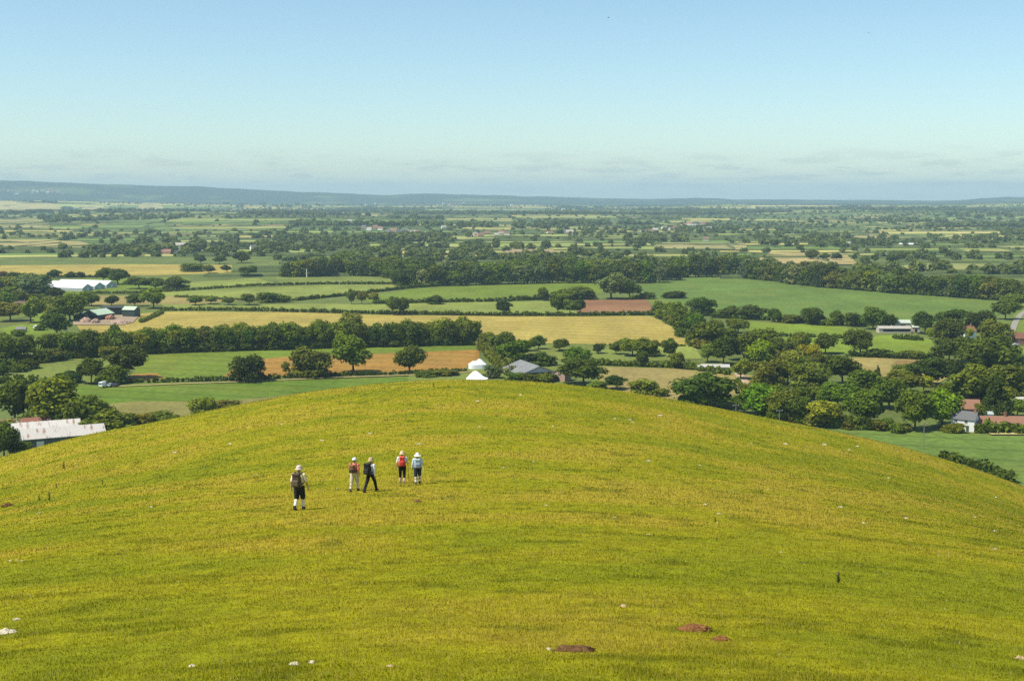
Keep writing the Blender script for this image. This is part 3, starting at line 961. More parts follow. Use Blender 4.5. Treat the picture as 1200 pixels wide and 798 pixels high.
# ---- bushes
for a in [
    (133, 508, 50, 26, 'mid', 'large rounded bush right of the rusty sheds below the hill edge'),
    (160, 503, 36, 18, 'olive', 'olive bush in the middle of the row below the hill edge'),
    (187, 497, 40, 13, 'mid', 'low right hand bush of the row below the hill edge'),
    (238, 486, 28, 20, 'light', 'pale feathery bush on the left hill edge'),
    (264, 482, 34, 13, 'olive', 'low olive bush on the left hill edge right of the feathery one'),
    (80, 448, 27, 12, 'dark', 'low dark bush left of the parked vehicles'),
    (55, 474, 40, 20, 'olive', 'olive bush in the gap above the big trees by the sheds'),
    (578, 443, 19, 15, 'grey', 'grey green bush between the white marquees and the grey barn'),
    (563, 446, 14, 8, 'olive', 'small bush just below the lower white marquee'),
    (520, 439, 30, 7, 'olive', 'dry looking low bush at the end of the soil strip'),
    (500, 441, 26, 6, 'mid', 'low bush left of the dry one at the soil strip'),
    (605, 446, 30, 9, 'mid', 'bush in front of the grey barn at its left'),
    (622, 447, 26, 9, 'dark', 'dark bush in front of the middle of the grey barn'),
    (640, 447, 26, 9, 'mid', 'bush in front of the right gable of the grey barn'),
    (634, 427, 34, 14, 'dark', 'dark bush behind the roof of the grey barn'),
    (608, 422, 18, 10, 'dark', 'bush left above the roof of the grey barn'),
    (755, 461, 33, 16, 'light', 'light green bush on the brow right of the small round tree'),
    (776, 464, 17, 9, 'mid', 'small bush between the light one and the wide dark clump'),
    (700, 455, 22, 8, 'light', 'small light bush at the foot of the big tree by the barn'),
    (758, 350, 18, 8, 'dark', 'dark bush right of the pale grey giant tree'),
    (789, 349, 27, 8, 'deep', 'dark low bush on the edge of the bluish green field'),
    (928, 378, 22, 9, 'dark', 'low dark bush in the hedge under the bluish field'),
    (968, 381, 18, 8, 'mid', 'low bush between the round dark trees under the bluish field'),
    (1042, 503, 20, 10, 'mid', 'round bush under the large trees by the crop field'),
    (1058, 505, 20, 9, 'olive', 'olive bush under the tall tree left of the white house'),
    (1116, 506, 24, 10, 'mid', 'bush in the garden in front of the white house'),
    (995, 502, 24, 9, 'olive', 'low bush right of the lime yellow willow'),
    (1068, 419, 26, 8, 'mid', 'round bush in the hedge above the hay field'),
    (1030, 418, 24, 9, 'dark', 'dark bush in the hedge above the left of the hay field'),
    (1063, 440, 30, 13, 'light', 'light bush on the near edge of the hay field'),
    (830, 357, 16, 6, 'mid', 'small bush by the corner of the bluish green field'),
    (60, 405, 22, 13, 'olive', 'bush at the left end of the dark tree belt'),
    (60, 367, 20, 10, 'light', 'pale bush in the cottage gardens at the left'),
    (22, 394, 16, 7, 'mid', 'garden bush beside the cottage at the left'),
    (4, 398, 16, 8, 'light', 'light garden bush at the left picture edge'),
    (46, 387, 12, 7, 'mid', 'bush beside the white tent by the cottages'),
]:
    bush(*a)


def along(pix, spacing, jit=.25):
    """places along a line in the photograph's ground, about spacing pixels apart"""
    out = []
    carry = 0.0
    for (x0, y0), (x1, y1) in zip(pix, pix[1:]):
        L = math.hypot(x1 - x0, y1 - y0); d = carry
        while d < L:
            t = d / L
            out.append((x0 + (x1 - x0) * t + random.uniform(-jit, jit) * spacing, y0 + (y1 - y0) * t)); d += spacing
        carry = d - L
    return out


ORD = ['first', 'second', 'third', 'fourth', 'fifth', 'sixth', 'seventh', 'eighth', 'ninth', 'tenth', 'eleventh', 'twelfth']
# ---- the dark belt below the wheat field: front row and the tops behind it
BELT = [(62, 419), (105, 418), (170, 414), (240, 411), (300, 409.5), (420, 406), (480, 405), (556, 403)]
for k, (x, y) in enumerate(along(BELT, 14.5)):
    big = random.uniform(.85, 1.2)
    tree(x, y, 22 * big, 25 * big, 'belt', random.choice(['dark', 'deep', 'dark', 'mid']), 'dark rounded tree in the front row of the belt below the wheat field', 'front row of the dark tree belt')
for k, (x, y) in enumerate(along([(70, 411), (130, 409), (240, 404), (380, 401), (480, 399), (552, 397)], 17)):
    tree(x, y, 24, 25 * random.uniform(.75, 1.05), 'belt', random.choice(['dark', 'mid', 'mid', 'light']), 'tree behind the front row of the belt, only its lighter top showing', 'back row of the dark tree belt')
# ---- the long wood behind the green fields
W1 = [(470, 334), (520, 334.5), (580, 333), (640, 331.5), (700, 331), (770, 331), (790, 327)]
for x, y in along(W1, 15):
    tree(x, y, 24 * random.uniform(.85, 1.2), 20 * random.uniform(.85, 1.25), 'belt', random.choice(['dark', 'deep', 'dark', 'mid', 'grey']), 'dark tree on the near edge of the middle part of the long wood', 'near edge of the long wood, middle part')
W2 = [(800, 325), (850, 323.5), (905, 329), (960, 336), (1040, 342.5), (1120, 348), (1190, 353)]
for x, y in along(W2, 15):
    tree(x, y, 24 * random.uniform(.85, 1.2), 21 * random.uniform(.85, 1.25), 'belt', random.choice(['dark', 'dark', 'mid', 'grey', 'deep', 'olive']), 'dark tree on the near edge of the right part of the long wood', 'near edge of the long wood, right part')
W3 = [(340, 324), (372, 324), (400, 322), (450, 324), (475, 329)]
for x, y in along(W3, 13):
    tree(x, y, 20 * random.uniform(.85, 1.2), 18 * random.uniform(.85, 1.25), 'belt', random.choice(['dark', 'deep', 'mid']), 'dark tree in the left tail of the long wood', 'left tail of the long wood')
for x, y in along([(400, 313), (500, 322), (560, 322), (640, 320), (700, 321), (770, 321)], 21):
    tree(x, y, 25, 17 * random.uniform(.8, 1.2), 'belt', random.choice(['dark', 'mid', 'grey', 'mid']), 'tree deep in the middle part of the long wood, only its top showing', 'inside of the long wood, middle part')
for x, y in along([(810, 316), (900, 320), (960, 326), (1040, 333), (1120, 339), (1200, 343)], 22):
    tree(x, y, 25, 17 * random.uniform(.8, 1.2), 'belt', random.choice(['dark', 'mid', 'grey', 'mid']), 'tree deep in the right part of the long wood, only its top showing', 'inside of the long wood, right part')
# ---- small round trees in the pale fields behind the wood
for k, x in enumerate((674, 684, 693, 703, 709, 720, 735)):
    tree(x, 302, random.uniform(8, 12), random.uniform(6, 10), 'round', 'dark', f'{ORD[k]} from the left of the small round trees behind the long wood', 'small round trees behind the long wood')
for k, (x, y, w, h) in enumerate(((908, 290, 10, 9), (951, 305, 15, 12), (965, 305, 12, 8), (980, 306, 11, 9), (1001, 305, 6, 7), (1016, 306, 7, 5), (1025, 307, 8, 8), (1044, 306, 9, 7), (1058, 306, 8, 9), (1068, 305, 8, 6))):
    tree(x, y, w, h, 'round', 'dark', f'{ORD[k]} from the left of the dark trees on the pale stubble right of centre', 'dark trees on the pale stubble')


# ---- undergrowth
for pix, sp, hh, lab, grp in [
    ([(880, 470), (930, 468), (985, 470), (1040, 468)], 12, 18, 'rounded bush filling the gaps inside the right copse', 'undergrowth of the right copse'),
    ([(895, 492), (940, 497), (1000, 502), (1060, 506)], 12, 14, 'low bush along the foot of the right copse on the brow', 'bushes at the foot of the right copse'),
    ([(900, 440), (935, 428), (975, 430)], 14, 14, 'bush below the pale willow in the upper copse', 'undergrowth of the upper copse'),
    ([(1100, 470), (1150, 465), (1200, 470)], 17, 20, 'dark bush under the huge trees above the white house', 'undergrowth above the white house'),
    ([(1090, 435), (1130, 440), (1200, 430)], 18, 16, 'dark bush beneath the dark tree pair at the right', 'undergrowth under the dark pair'),
    ([(775, 372), (795, 388), (815, 404), (835, 416)], 12, 12, 'bush in the shaggy line down the right edge of the wheat field', 'bushes down the wheat field edge'),
    ([(838, 398), (870, 405), (905, 412), (945, 412)], 15, 13, 'bush in the thicket between wheat field and bright pasture', 'thicket right of the wheat field'),
    ([(0, 440), (60, 420), (140, 417)], 16, 12, 'bush at the foot of the left end of the dark belt', 'bushes at the left end of the belt'),
    ([(0, 512), (40, 500), (90, 506), (140, 510)], 18, 18, 'bush crowded between the trees and the rusty sheds', 'bushes around the rusty sheds'),
    ([(2, 368), (20, 352), (50, 356), (72, 366)], 13, 10, 'small bush in the cottage gardens at the left', 'bushes of the cottage gardens'),
    ([(0, 350), (30, 338), (52, 350)], 13, 9, 'small bush left of the greenhouses', 'bushes left of the greenhouses'),
]:
    for x, y in along(pix, sp):
        bush(x, y + random.uniform(-2, 2), sp * random.uniform(1.1, 1.7), hh * random.uniform(.7, 1.2), random.choice(['dark', 'mid', 'mid', 'olive', 'light'] if 'dark' not in lab else ['dark', 'deep', 'mid']), lab, grp)
for x, y in along(BELT, 11):
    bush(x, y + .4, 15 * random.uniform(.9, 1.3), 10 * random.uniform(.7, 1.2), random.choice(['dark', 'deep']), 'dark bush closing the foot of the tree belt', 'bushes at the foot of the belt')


# ---------------------------------------------------------------- hedges
def hedge(pix, h, w, tone, label, dense=1.0):
    """a hedge h metres high and w wide along a line on the ground"""
    pts = resample_poly([at(*p, .3) for p in pix], False, 2.2)
    rng = np.random.default_rng(len(label) + int(pix[0][0]))
    c, r = [], []
    for p in pts:
        k = rng.uniform(.6, 1.15)
        c.append((p.x + rng.normal() * w * .12, p.y + rng.normal() * w * .12, h * .42 * k)); r.append(max(w, h) * .55 * k)
    c, r = np.array(c), np.array(r)
    o0 = pts[0].copy(); c[:, 0] -= o0.x; c[:, 1] -= o0.y
    n = int(len(pts) * 60 * dense)
    pick = rng.integers(0, len(c), n)
    d = rng.normal(size=(n, 3)); d /= np.linalg.norm(d, axis=1, keepdims=True)
    p = c[pick] + d * r[pick][:, None] * rng.uniform(.5, 1.05, n)[:, None]
    p[:, 2] = np.abs(p[:, 2]) + .05
    nr = d * .7 + rng.normal(size=(n, 3)) * .6; nr /= np.linalg.norm(nr, axis=1, keepdims=True)
    t = np.cross(nr, rng.normal(size=(n, 3))); t /= np.linalg.norm(t, axis=1, keepdims=True); b = np.cross(nr, t)
    s = (.55 * rng.uniform(.6, 1.4, n))[:, None] * max(.75, h / 3.2)
    q = np.stack([p - t * s - b * s * .4, p + t * s * .3 - b * s * .8, p + t * s + b * s * .3, p - t * s * .2 + b * s * .8], 1)
    o = link_mesh('hedge', quads_mesh('hedge', q), None, LEAF)
    o.location = (o0.x, o0.y, .1)
    o.color = (*TONES[tone], 1)
    return tag(o, label, 'hedge')


for a in [
    ([(320, 365), (455, 368), (585, 370), (680, 370), (765, 369)], 3.5, 3.5, 'dark', 'long dark hedge along the top of the yellow wheat field'),
    ([(190, 364), (250, 363.5), (312, 364.5)], 3.2, 3, 'dark', 'short hedge between the pale strip and the left of the wheat field'),
    ([(350, 352), (418, 345), (476, 338), (525, 334.5)], 3.4, 3.2, 'dark', 'slanting hedge climbing from the pale trees to the long wood'),
    ([(300, 335), (375, 333), (480, 333)], 3.2, 3.2, 'dark', 'straight hedge in front of the left tail of the wood'),
    ([(440, 356), (529, 354), (600, 353)], 3.6, 3.6, 'dark', 'hedge between the two light green strips in the centre'),
    ([(600, 352), (640, 351), (680, 350)], 5, 5, 'dark', 'bushy hedge leading to the pale grey giant tree'),
    ([(740, 351), (758, 350)], 4, 4, 'mid', 'short hedge behind the ploughed brown field'),
    ([(835, 372), (900, 375), (960, 379), (1040, 382)], 4.2, 4, 'mid', 'hedge along the foot of the bluish green field'),
    ([(150, 448), (270, 446), (350, 442), (410, 440), (480, 438.5), (545, 435)], 2.4, 2.6, 'dark', 'low hedge along the front of the brown soil strip'),
    ([(562, 405), (570, 413), (580, 423), (592, 433), (600, 440)], 5, 6, 'olive', 'pale bushy hedge running down to the grey barn'),
    ([(690, 427), (753, 429), (800, 431), (852, 439)], 3.6, 4, 'mid', 'hedge along the top of the tan field'),
    ([(1108, 538), (1130, 544), (1152, 551), (1170, 558), (1186, 565)], 3.6, 4.5, 'dark', 'dark ragged hedge beyond the right shoulder of the hill'),
    ([(895, 393), (950, 395), (998, 397)], 3, 3, 'dark', 'hedge between the two bright pastures right of centre'),
    ([(1049, 397), (1079, 399)], 3.4, 3, 'dark', 'short clipped hedge in the bright pasture below the sheds'),
    ([(1000, 417), (1050, 420), (1103, 421)], 4, 4, 'dark', 'bushy hedge between bright pasture and hay field'),
    ([(1148, 507), (1175, 507), (1215, 508)], 4.5, 5, 'mid', 'tall hedge in front of the long red roof'),
    ([(205, 348), (290, 352), (350, 352)], 2.6, 3, 'mid', 'thin hedge between the hay strip and the light field at left'),
    ([(0, 324.5), (60, 324.5), (110, 325)], 3, 3, 'dark', 'hedge along the foot of the long yellow field at the left'),
    ([(100, 344), (150, 344), (210, 341), (300, 335)], 2.8, 3, 'dark', 'hedge running right from the front of the greenhouses'),
    ([(705, 405), (760, 405), (812, 406)], 1.6, 2, 'mid', 'low hedge at the foot of the wheat field'),
    ([(165, 378), (190, 367)], 3, 3, 'mid', 'short hedge right of the black farm sheds'),
    ([(660, 424), (690, 425), (745, 428)], 2.4, 3, 'olive', 'scrubby hedge right behind the grey barn'),
    ([(864, 446), (872, 458), (879, 470)], 2.5, 2.5, 'mid', 'small hedge beside the pale farm track'),
    ([(0, 449), (40, 450), (80, 450)], 4, 5, 'dark', 'hedge at the left edge under the olive field'),
]:
    hedge(*a)


# ---------------------------------------------------------------- far trees and hedges that nobody could count
def far_vegetation():
    rng = np.random.default_rng(21)
    # three rough crowns of few sprays
    prot = []
    for v in range(6):
        c, r = crown_lumps('belt', rng)
        prot.append((leaf_cards(c, r, 170, .115, rng, .15), leaf_cards(c, r, 60, .19, rng, .1)))
    pos = []                                                     # x, y, w, h

    def put(x, y, w, h): pos.append((x, y, w, h))
    hq = []
    for (xa, ya), (xb, yb) in EDGES:
        if rng.random() < .12: continue
        L = math.hypot(xb - xa, yb - ya)
        dens = rng.choice([.25, .7, 1.5, 3.0], p=[.36, .36, .20, .08])
        ym = (ya + yb) / 2
        if ym < 1600: dens *= .6
        step = (34 + .004 * max(ym - 1500, 0)) / dens
        d = rng.uniform(0, step)
        while d < L:
            t = d / L
            x, y = WARP(xa + (xb - xa) * t + rng.normal() * 4, ya + (yb - ya) * t + rng.normal() * 4)
            s = rng.uniform(4, 10) if rng.random() < .75 else rng.uniform(8, 13)
            put(float(x), float(y), s * rng.uniform(1.0, 1.6), s)
            d += step * rng.uniform(.35, 1.7)
        k = max(2, int(L / 30))
        tt = np.linspace(0, 1, k)
        ex, ey = WARP(xa + (xb - xa) * tt, ya + (yb - ya) * tt)
        hh = rng.uniform(2.2, 5.0)
        if ym < 9000: hq.append((ex, ey, hh))
    for (x0, x1, y0, y1) in WOODS:
        A = (x1 - x0) * (y1 - y0)
        sp = 15 + .0035 * max(y0 - 1500, 0)
        for _ in range(int(A / sp ** 2)):
            x, y = WARP(rng.uniform(x0, x1), rng.uniform(y0, y1)); s = rng.uniform(13, 19)
            put(float(x), float(y), s * 1.5, s)
    # clumps seen in the photograph: (pixel centre, half width, half depth, number, size)
    for (cx, cy, hw, hd, n, s) in [(560, 300, 90, 14, 260, 14), (450, 306, 70, 10, 130, 14), (640, 308, 60, 9, 150, 14), (760, 318, 60, 7, 110, 15), (700, 312, 50, 6, 80, 14),
                                   (1000, 322, 80, 5, 110, 14), (1120, 330, 70, 6, 120, 14), (880, 312, 50, 5, 70, 14), (1160, 318, 40, 6, 60, 13), (1100, 318, 50, 5, 70, 13),
                                   (640, 267, 36, 4, 170, 17), (250, 292, 36, 5, 80, 14), (335, 292, 50, 5, 110, 14), (150, 298, 60, 5, 70, 13), (175, 284, 30, 4, 60, 14), (390, 283, 60, 4, 120, 14),
                                   (430, 292, 60, 5, 100, 14), (120, 256, 60, 2.5, 160, 17), (40, 237, 45, 1.2, 160, 22), (110, 238, 30, 1.0, 110, 22), (450, 248, 50, 1, 160, 20), (180, 262, 70, 2, 150, 16),
                                   (1090, 304, 50, 4, 60, 13), (960, 283, 60, 4, 90, 15), (1010, 288, 50, 3, 60, 14), (1160, 282, 40, 3, 60, 15), (690, 275, 30, 3, 50, 14), (830, 272, 60, 3, 70, 15), (760, 284, 60, 4, 90, 14),
                                   (70, 302, 70, 2, 36, 13), (300, 281, 60, 4, 70, 13), (210, 250, 60, 2, 130, 18), (320, 246, 50, 1.5, 120, 20), (1060, 262, 60, 2, 120, 18), (960, 250, 60, 1.5, 120, 20), (1150, 258, 45, 2, 90, 18)]:
        for _ in range(n):
            px, py = cx + rng.normal() * hw * .6, cy + rng.normal() * hd * .6
            p = at(px, max(py, 233.5)); z = s * rng.uniform(.7, 1.15)
            if p.y < 9500: put(p.x, p.y, z * rng.uniform(1.1, 1.6), z) if rng.random() < .26 else None
    pos = np.array(pos)
    r = np.hypot(pos[:, 0], pos[:, 1])
    keep = (np.abs(pos[:, 0]) < .44 * pos[:, 1] + 60) & (r > 1480) & (r < 12600)
    # keep the clear near fields clear: their ground lies this side of the wood
    pxl = CX + F * CP * pos[:, 0] / pos[:, 1]
    lim = np.interp(pxl, [-100, 0, 120, 320, 340, 480, 780, 860, 960, 1190, 1300], [300, 301, 302, 306, 318, 328, 324, 319, 330, 346, 348])
    ylim = EYE * F / (lim - HZ)
    keep &= pos[:, 1] > ylim
    keep &= ~on_open_field(pos[:, 0], pos[:, 1])
    pos = pos[keep]; r = r[keep]
    # the big pale cornfields far off stay open
    zz = terrain_z(pos[:, 0], pos[:, 1])
    Q = []
    for (x, y, w, h), z, rr in zip(pos, zz, r):
        q = prot[rng.integers(6)][0 if rr < 3200 else 1]
        a = rng.uniform(0, 6.28); ca, sa = math.cos(a), math.sin(a)
        X = q[..., 0] * ca - q[..., 1] * sa; Y = q[..., 0] * sa + q[..., 1] * ca
        Q.append(np.stack([X * w + x, Y * w + y, q[..., 2] * h + z], -1).astype(np.float32))
    Q = np.concatenate(Q)
    me = quads_mesh('far_trees', Q)
    k = NT('far_leaves')
    g = k.n('ShaderNodeNewGeometry')
    c = k.ramp(k.noise(.011, g.outputs['Position'], 3, .6), [(.3, (.082, .110, .018)), (.5, (.125, .156, .023)), (.68, (.165, .195, .032)), (.78, (.19, .21, .05))])
    c = k.mix(1.0, c, k.ramp(g.outputs['Random Per Island'], [(0, .65), (1, 1.35)]), 'MULTIPLY')
    k.l(c, k.b.inputs['Base Color']); k.b.inputs['Roughness'].default_value = .8; k.b.inputs['Specular IOR Level'].default_value = .15
    tr = k.n('ShaderNodeBsdfTranslucent'); k.l(c, tr.inputs[0]); ms = k.n('ShaderNodeMixShader'); ms.inputs[0].default_value = .3
    k.l(k.b.outputs[0], ms.inputs[1]); k.l(tr.outputs[0], ms.inputs[2]); k.l(ms.outputs[0], k.out.inputs[0])
    tag(link_mesh('far_trees', me, None, k.m), 'distant hedgerow trees and woods dotted over the far vale', 'trees', kind='stuff')
    # hedges: ragged ridges along the field edges
    V, Fs, nv = [], [], 0
    for ex, ey, hh in hq:
        n = len(ex)
        ez = terrain_z(ex, ey)
        if np.mean(ey) < np.interp(CX + F * CP * np.mean(ex) / np.mean(ey), [-100, 0, 120, 320, 340, 480, 780, 860, 960, 1190, 1300], EYE * F / (np.array([300, 301, 302, 306, 318, 328, 324, 319, 330, 346, 348]) - HZ)): continue
        dx, dy = np.gradient(ex), np.gradient(ey); l = np.hypot(dx, dy); nx, ny = -dy / l * 1.6, dx / l * 1.6
        top = ez + hh * rng.uniform(.55, 1.25, n)
        prof = np.stack([np.stack([ex + nx, ey + ny, ez], -1), np.stack([ex + nx * .5, ey + ny * .5, top], -1), np.stack([ex - nx * .5, ey - ny * .5, top], -1), np.stack([ex - nx, ey - ny, ez], -1)], 0)
        V.append(prof.reshape(-1, 3)); Fs.append(grid_faces(4, n) + nv); nv += 4 * n
    k = NT('far_hedge_leaves'); g = k.n('ShaderNodeNewGeometry')
    k.l(k.ramp(k.noise(.08, g.outputs['Position'], 5), [(.3, (.05, .075, .014)), (.7, (.10, .13, .028))]), k.b.inputs['Base Color']); k.b.inputs['Roughness'].default_value = .9
    tag(link_mesh('far_hedges', face_mesh('far_hedges', np.concatenate(V), np.concatenate(Fs)), None, k.m), 'thin distant hedges dividing the far fields', 'hedges', kind='stuff')


far_vegetation()
# ---------------------------------------------------------------- buildings
def bx(bm, x0, x1, y0, y1, z0, z1):
    vs = [bm.verts.new(p) for p in ((x0, y0, z0), (x1, y0, z0), (x1, y1, z0), (x0, y1, z0), (x0, y0, z1), (x1, y0, z1), (x1, y1, z1), (x0, y1, z1))]
    for f in ((3, 2, 1, 0), (4, 5, 6, 7), (0, 1, 5, 4), (1, 2, 6, 5), (2, 3, 7, 6), (3, 0, 4, 7)): bm.faces.new([vs[i] for i in f])
    return vs


def bm_obj(name, bm, mat, parent=None, smooth=False):
    me = bpy.data.meshes.new(name)
    bmesh.ops.recalc_face_normals(bm, faces=bm.faces)
    bm.to_mesh(me); bm.free()
    if smooth:
        me.polygons.foreach_set('use_smooth', np.ones(len(me.polygons), bool))
    return link_mesh(name, me, parent, mat)


def prism(bm, prof, x0, x1):
    """closed outline in (y,z) pushed from x0 to x1"""
    a = [bm.verts.new((x0, y, z)) for y, z in prof]; b = [bm.verts.new((x1, y, z)) for y, z in prof]
    n = len(prof)
    bm.faces.new(a[::-1]); bm.faces.new(b)
    for i in range(n): bm.faces.new((a[i], a[(i + 1) % n], b[(i + 1) % n], b[i]))


GLASS = plain('dark_glass', (.03, .035, .04), .15, .1, 3, spec=.6)
FRAME = plain('white_paint', (.78, .77, .73), .5, .08, 3)
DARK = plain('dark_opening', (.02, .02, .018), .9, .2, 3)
GREENDOOR = plain('green_door_paint', (.06, .10, .07), .6, .2, 3)
BRICK = plain('red_brick', (.28, .13, .09), .9, .25, 5)
STONE = plain('pale_stone', (.36, .31, .23), .9, .25, 4)
WHITEWASH = plain('whitewash', (.80, .78, .72), .8, .08, 2)
REDTILE = plain('red_clay_tiles', (.28, .13, .075), .85, .3, 4)
GREYTILE = plain('grey_slates', (.13, .13, .13), .75, .2, 4)
PALE = sheeted('pale_weathered_sheets', (.54, .50, .44), (.30, .16, .10), .56, .66)
RUSTY = sheeted('rusty_red_sheets', (.45, .42, .38), (.24, .09, .05), .36, .46)
GREYSHEET = sheeted('grey_barn_sheets', (.20, .20, .185), (.27, .27, .25), .5, .7)
MINT = sheeted('pale_green_sheets', (.50, .62, .42), (.42, .50, .36), .5, .7)
BLACKSHEET = sheeted('black_barn_sheets', (.025, .03, .03), (.04, .045, .04), .5, .7)
DGSHEET = sheeted('dark_green_sheets', (.03, .055, .045), (.04, .06, .05), .5, .7)
WHITESHEET = plain('white_polythene', (.85, .86, .84), .45, .06, .6)
CANVAS = plain('white_canvas', (.93, .93, .92), .6, .03, .4)
CONCRETE = plain('concrete', (.42, .40, .36), .9, .2, 2)


def building(name, cat, label, px, py, L, W, hw, hr, rot, wall, roof, holes=(), chimney=None, over=.35, hip=0.0, p=None, group=None, open_front=False):
    """gabled building: length along its own x; holes = (side, along, sill, width, height, kind)"""
    p = p if p is not None else at(px, py, .12)
    o = empty(name, p, math.radians(rot)); tag(o, label, cat, group)
    bm = bmesh.new()
    prism(bm, [(-W / 2, -.4), (W / 2, -.4), (W / 2, hw), (0, hr - .12), (-W / 2, hw)], -L / 2, L / 2)
    bm_obj('wall', bm, wall, o)
    # roof: two slabs with eaves, closed along the ridge
    bm = bmesh.new()
    sl = (hr - hw) / (W / 2); e = over; t = .16
    pr = [(-W / 2 - e, hw - e * sl), (0, hr), (W / 2 + e, hw - e * sl), (W / 2 + e, hw - e * sl + t), (0, hr + t), (-W / 2 - e, hw - e * sl + t)]
    prism(bm, pr, -L / 2 - e, L / 2 + e)
    if hip:
        for v in bm.verts:
            if abs(v.co.y) < .01: v.co.x *= 1 - 2 * hip / L
    r = bm_obj('roof', bm, roof, o)
    if chimney:
        bm = bmesh.new()
        for cx in chimney:
            bx(bm, cx - .4, cx + .4, -.4, .4, hr - .8, hr + 1.3); bx(bm, cx - .48, cx + .48, -.48, .48, hr + 1.3, hr + 1.45)
        bm_obj('chimney', bm, BRICK, r)
    for side, a, s, w, h, kind in holes:
        d = .06
        def place(bmx, w2, h2, dd, z0):
            if side == 'front': bx(bmx, a - w2 / 2, a + w2 / 2, -W / 2 - dd, -W / 2 + .02, z0, z0 + h2)
            elif side == 'back': bx(bmx, a - w2 / 2, a + w2 / 2, W / 2 - .02, W / 2 + dd, z0, z0 + h2)
            elif side == 'left': bx(bmx, -L / 2 - dd, -L / 2 + .02, a - w2 / 2, a + w2 / 2, z0, z0 + h2)
            else: bx(bmx, L / 2 - .02, L / 2 + dd, a - w2 / 2, a + w2 / 2, z0, z0 + h2)
        if kind == 'window':
            b1 = bmesh.new(); place(b1, w, h, d, s); win = bm_obj('window', b1, GLASS, o)
            b2 = bmesh.new(); place(b2, w + .2, .1, d + .04, s - .1); place(b2, w + .2, .1, d + .04, s + h); place(b2, .07, h, d + .03, s)
            bm_obj('frame', b2, FRAME, win)
        else:
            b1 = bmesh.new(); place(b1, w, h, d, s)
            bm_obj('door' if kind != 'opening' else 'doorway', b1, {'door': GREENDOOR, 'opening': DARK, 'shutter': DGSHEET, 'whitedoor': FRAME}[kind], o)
    return o


# sheds at the foot of the hill, left
building('farm_shed', 'shed', 'long white roofed shed with rust streaks, nearest of the three sheds at left', 74, 520, 27, 9.5, 3.4, 6.0, 27, plain('green_grey_wall', (.10, .12, .10), .9, .25, 2), PALE,
         [('left', 0, 0, 2.6, 2.8, 'opening'), ('front', -8, 0, 2.4, 2.4, 'whitedoor'), ('front', 3, 1.2, 1.2, .9, 'window'), ('front', 8, 0, 3, 2.5, 'opening')])
building('farm_shed', 'shed', 'weathered grey white shed between the rusty red and the white roofed one', 54, 511, 23, 8, 3.2, 5.4, 27, STONE, sheeted('dull_white_sheets', (.60, .56, .50), (.30, .18, .10), .52, .66),
         [('left', 0, 0, 2.4, 2.4, 'opening')])
building('farm_shed', 'shed', 'shed with a rust red roof, rearmost of the three at left', 38, 506, 21, 7, 3.2, 5.2, 27, STONE, RUSTY, [('left', 0, 0, 2.2, 2.2, 'opening')])

# farm with black sheds and mint roofs
building('farm_shed', 'shed', 'low black shed with a pale edge, leftmost in the farmyard', 101, 374, 15, 11, 3.0, 5.0, 80, BLACKSHEET, MINT, [('left', 0, 0, 4, 2.6, 'opening')])
building('farm_shed', 'shed', 'black gabled shed with a bright mint green roof in the farmyard', 115, 374, 17, 14, 3.8, 7.0, 68, BLACKSHEET, MINT, [('left', 0, 0, 5, 3.2, 'opening')])
building('farm_shed', 'shed', 'wide black open fronted shed at the back of the farmyard', 134, 368, 17, 9, 5.0, 6.0, -2, BLACKSHEET, plain('dark_roof', (.06, .065, .06), .8, .2, 2), [('front', 4, 0, 7.5, 4.4, 'opening')])
building('farm_shed', 'shed', 'dark green shed with a mint roof at the right end of the farmyard', 154, 371, 9.5, 8, 5.2, 7.2, -14, DGSHEET, MINT, [('front', 0, 0, 4, 3.8, 'shutter')])


def heap(name, cat, label, px, py, w, h, mat, p=None, seed=1):
    p = p or at(px, py, .5)
    rng = random.Random(seed)
    bm = bmesh.new()
    bmesh.ops.create_icosphere(bm, subdivisions=5, radius=1)
    for v in bm.verts:
        n = .55 + .75 * fbm(v.co.x * 2.6 + seed * 3.1 + 20, v.co.y * 2.6 + v.co.z * 1.4 + seed + 20, 5)
        v.co = Vector((v.co.x * w / 2 * n, v.co.y * w / 2 * .8 * n, max(v.co.z, -.25) * h * n))
    o = bm_obj(name, bm, mat, None, True); o.location = p; o.rotation_euler.z = rng.random() * 6
    return tag(o, label, cat)


RUBBLE = plain('pink_rubble', (.38, .26, .19), .95, .6, 1.2, .9)
heap('rubble_heap', 'heap', 'pinkish rubble heap in front of the low black shed', 100, 377, 9, 3.0, RUBBLE, seed=2)
heap('rubble_heap', 'heap', 'pinkish rubble heap in front of the mint roofed gable', 112, 378, 8, 2.6, RUBBLE, seed=3)
heap('rubble_heap', 'heap', 'reddish rubble heap in the middle of the farmyard', 129, 374, 8, 3.0, plain('red_rubble', (.36, .17, .11), .95, .45, 1.2, .6), seed=4)
heap('rubble_heap', 'heap', 'low pale heap of stone at the near edge of the farmyard', 141, 378, 13, 1.8, RUBBLE, seed=5)

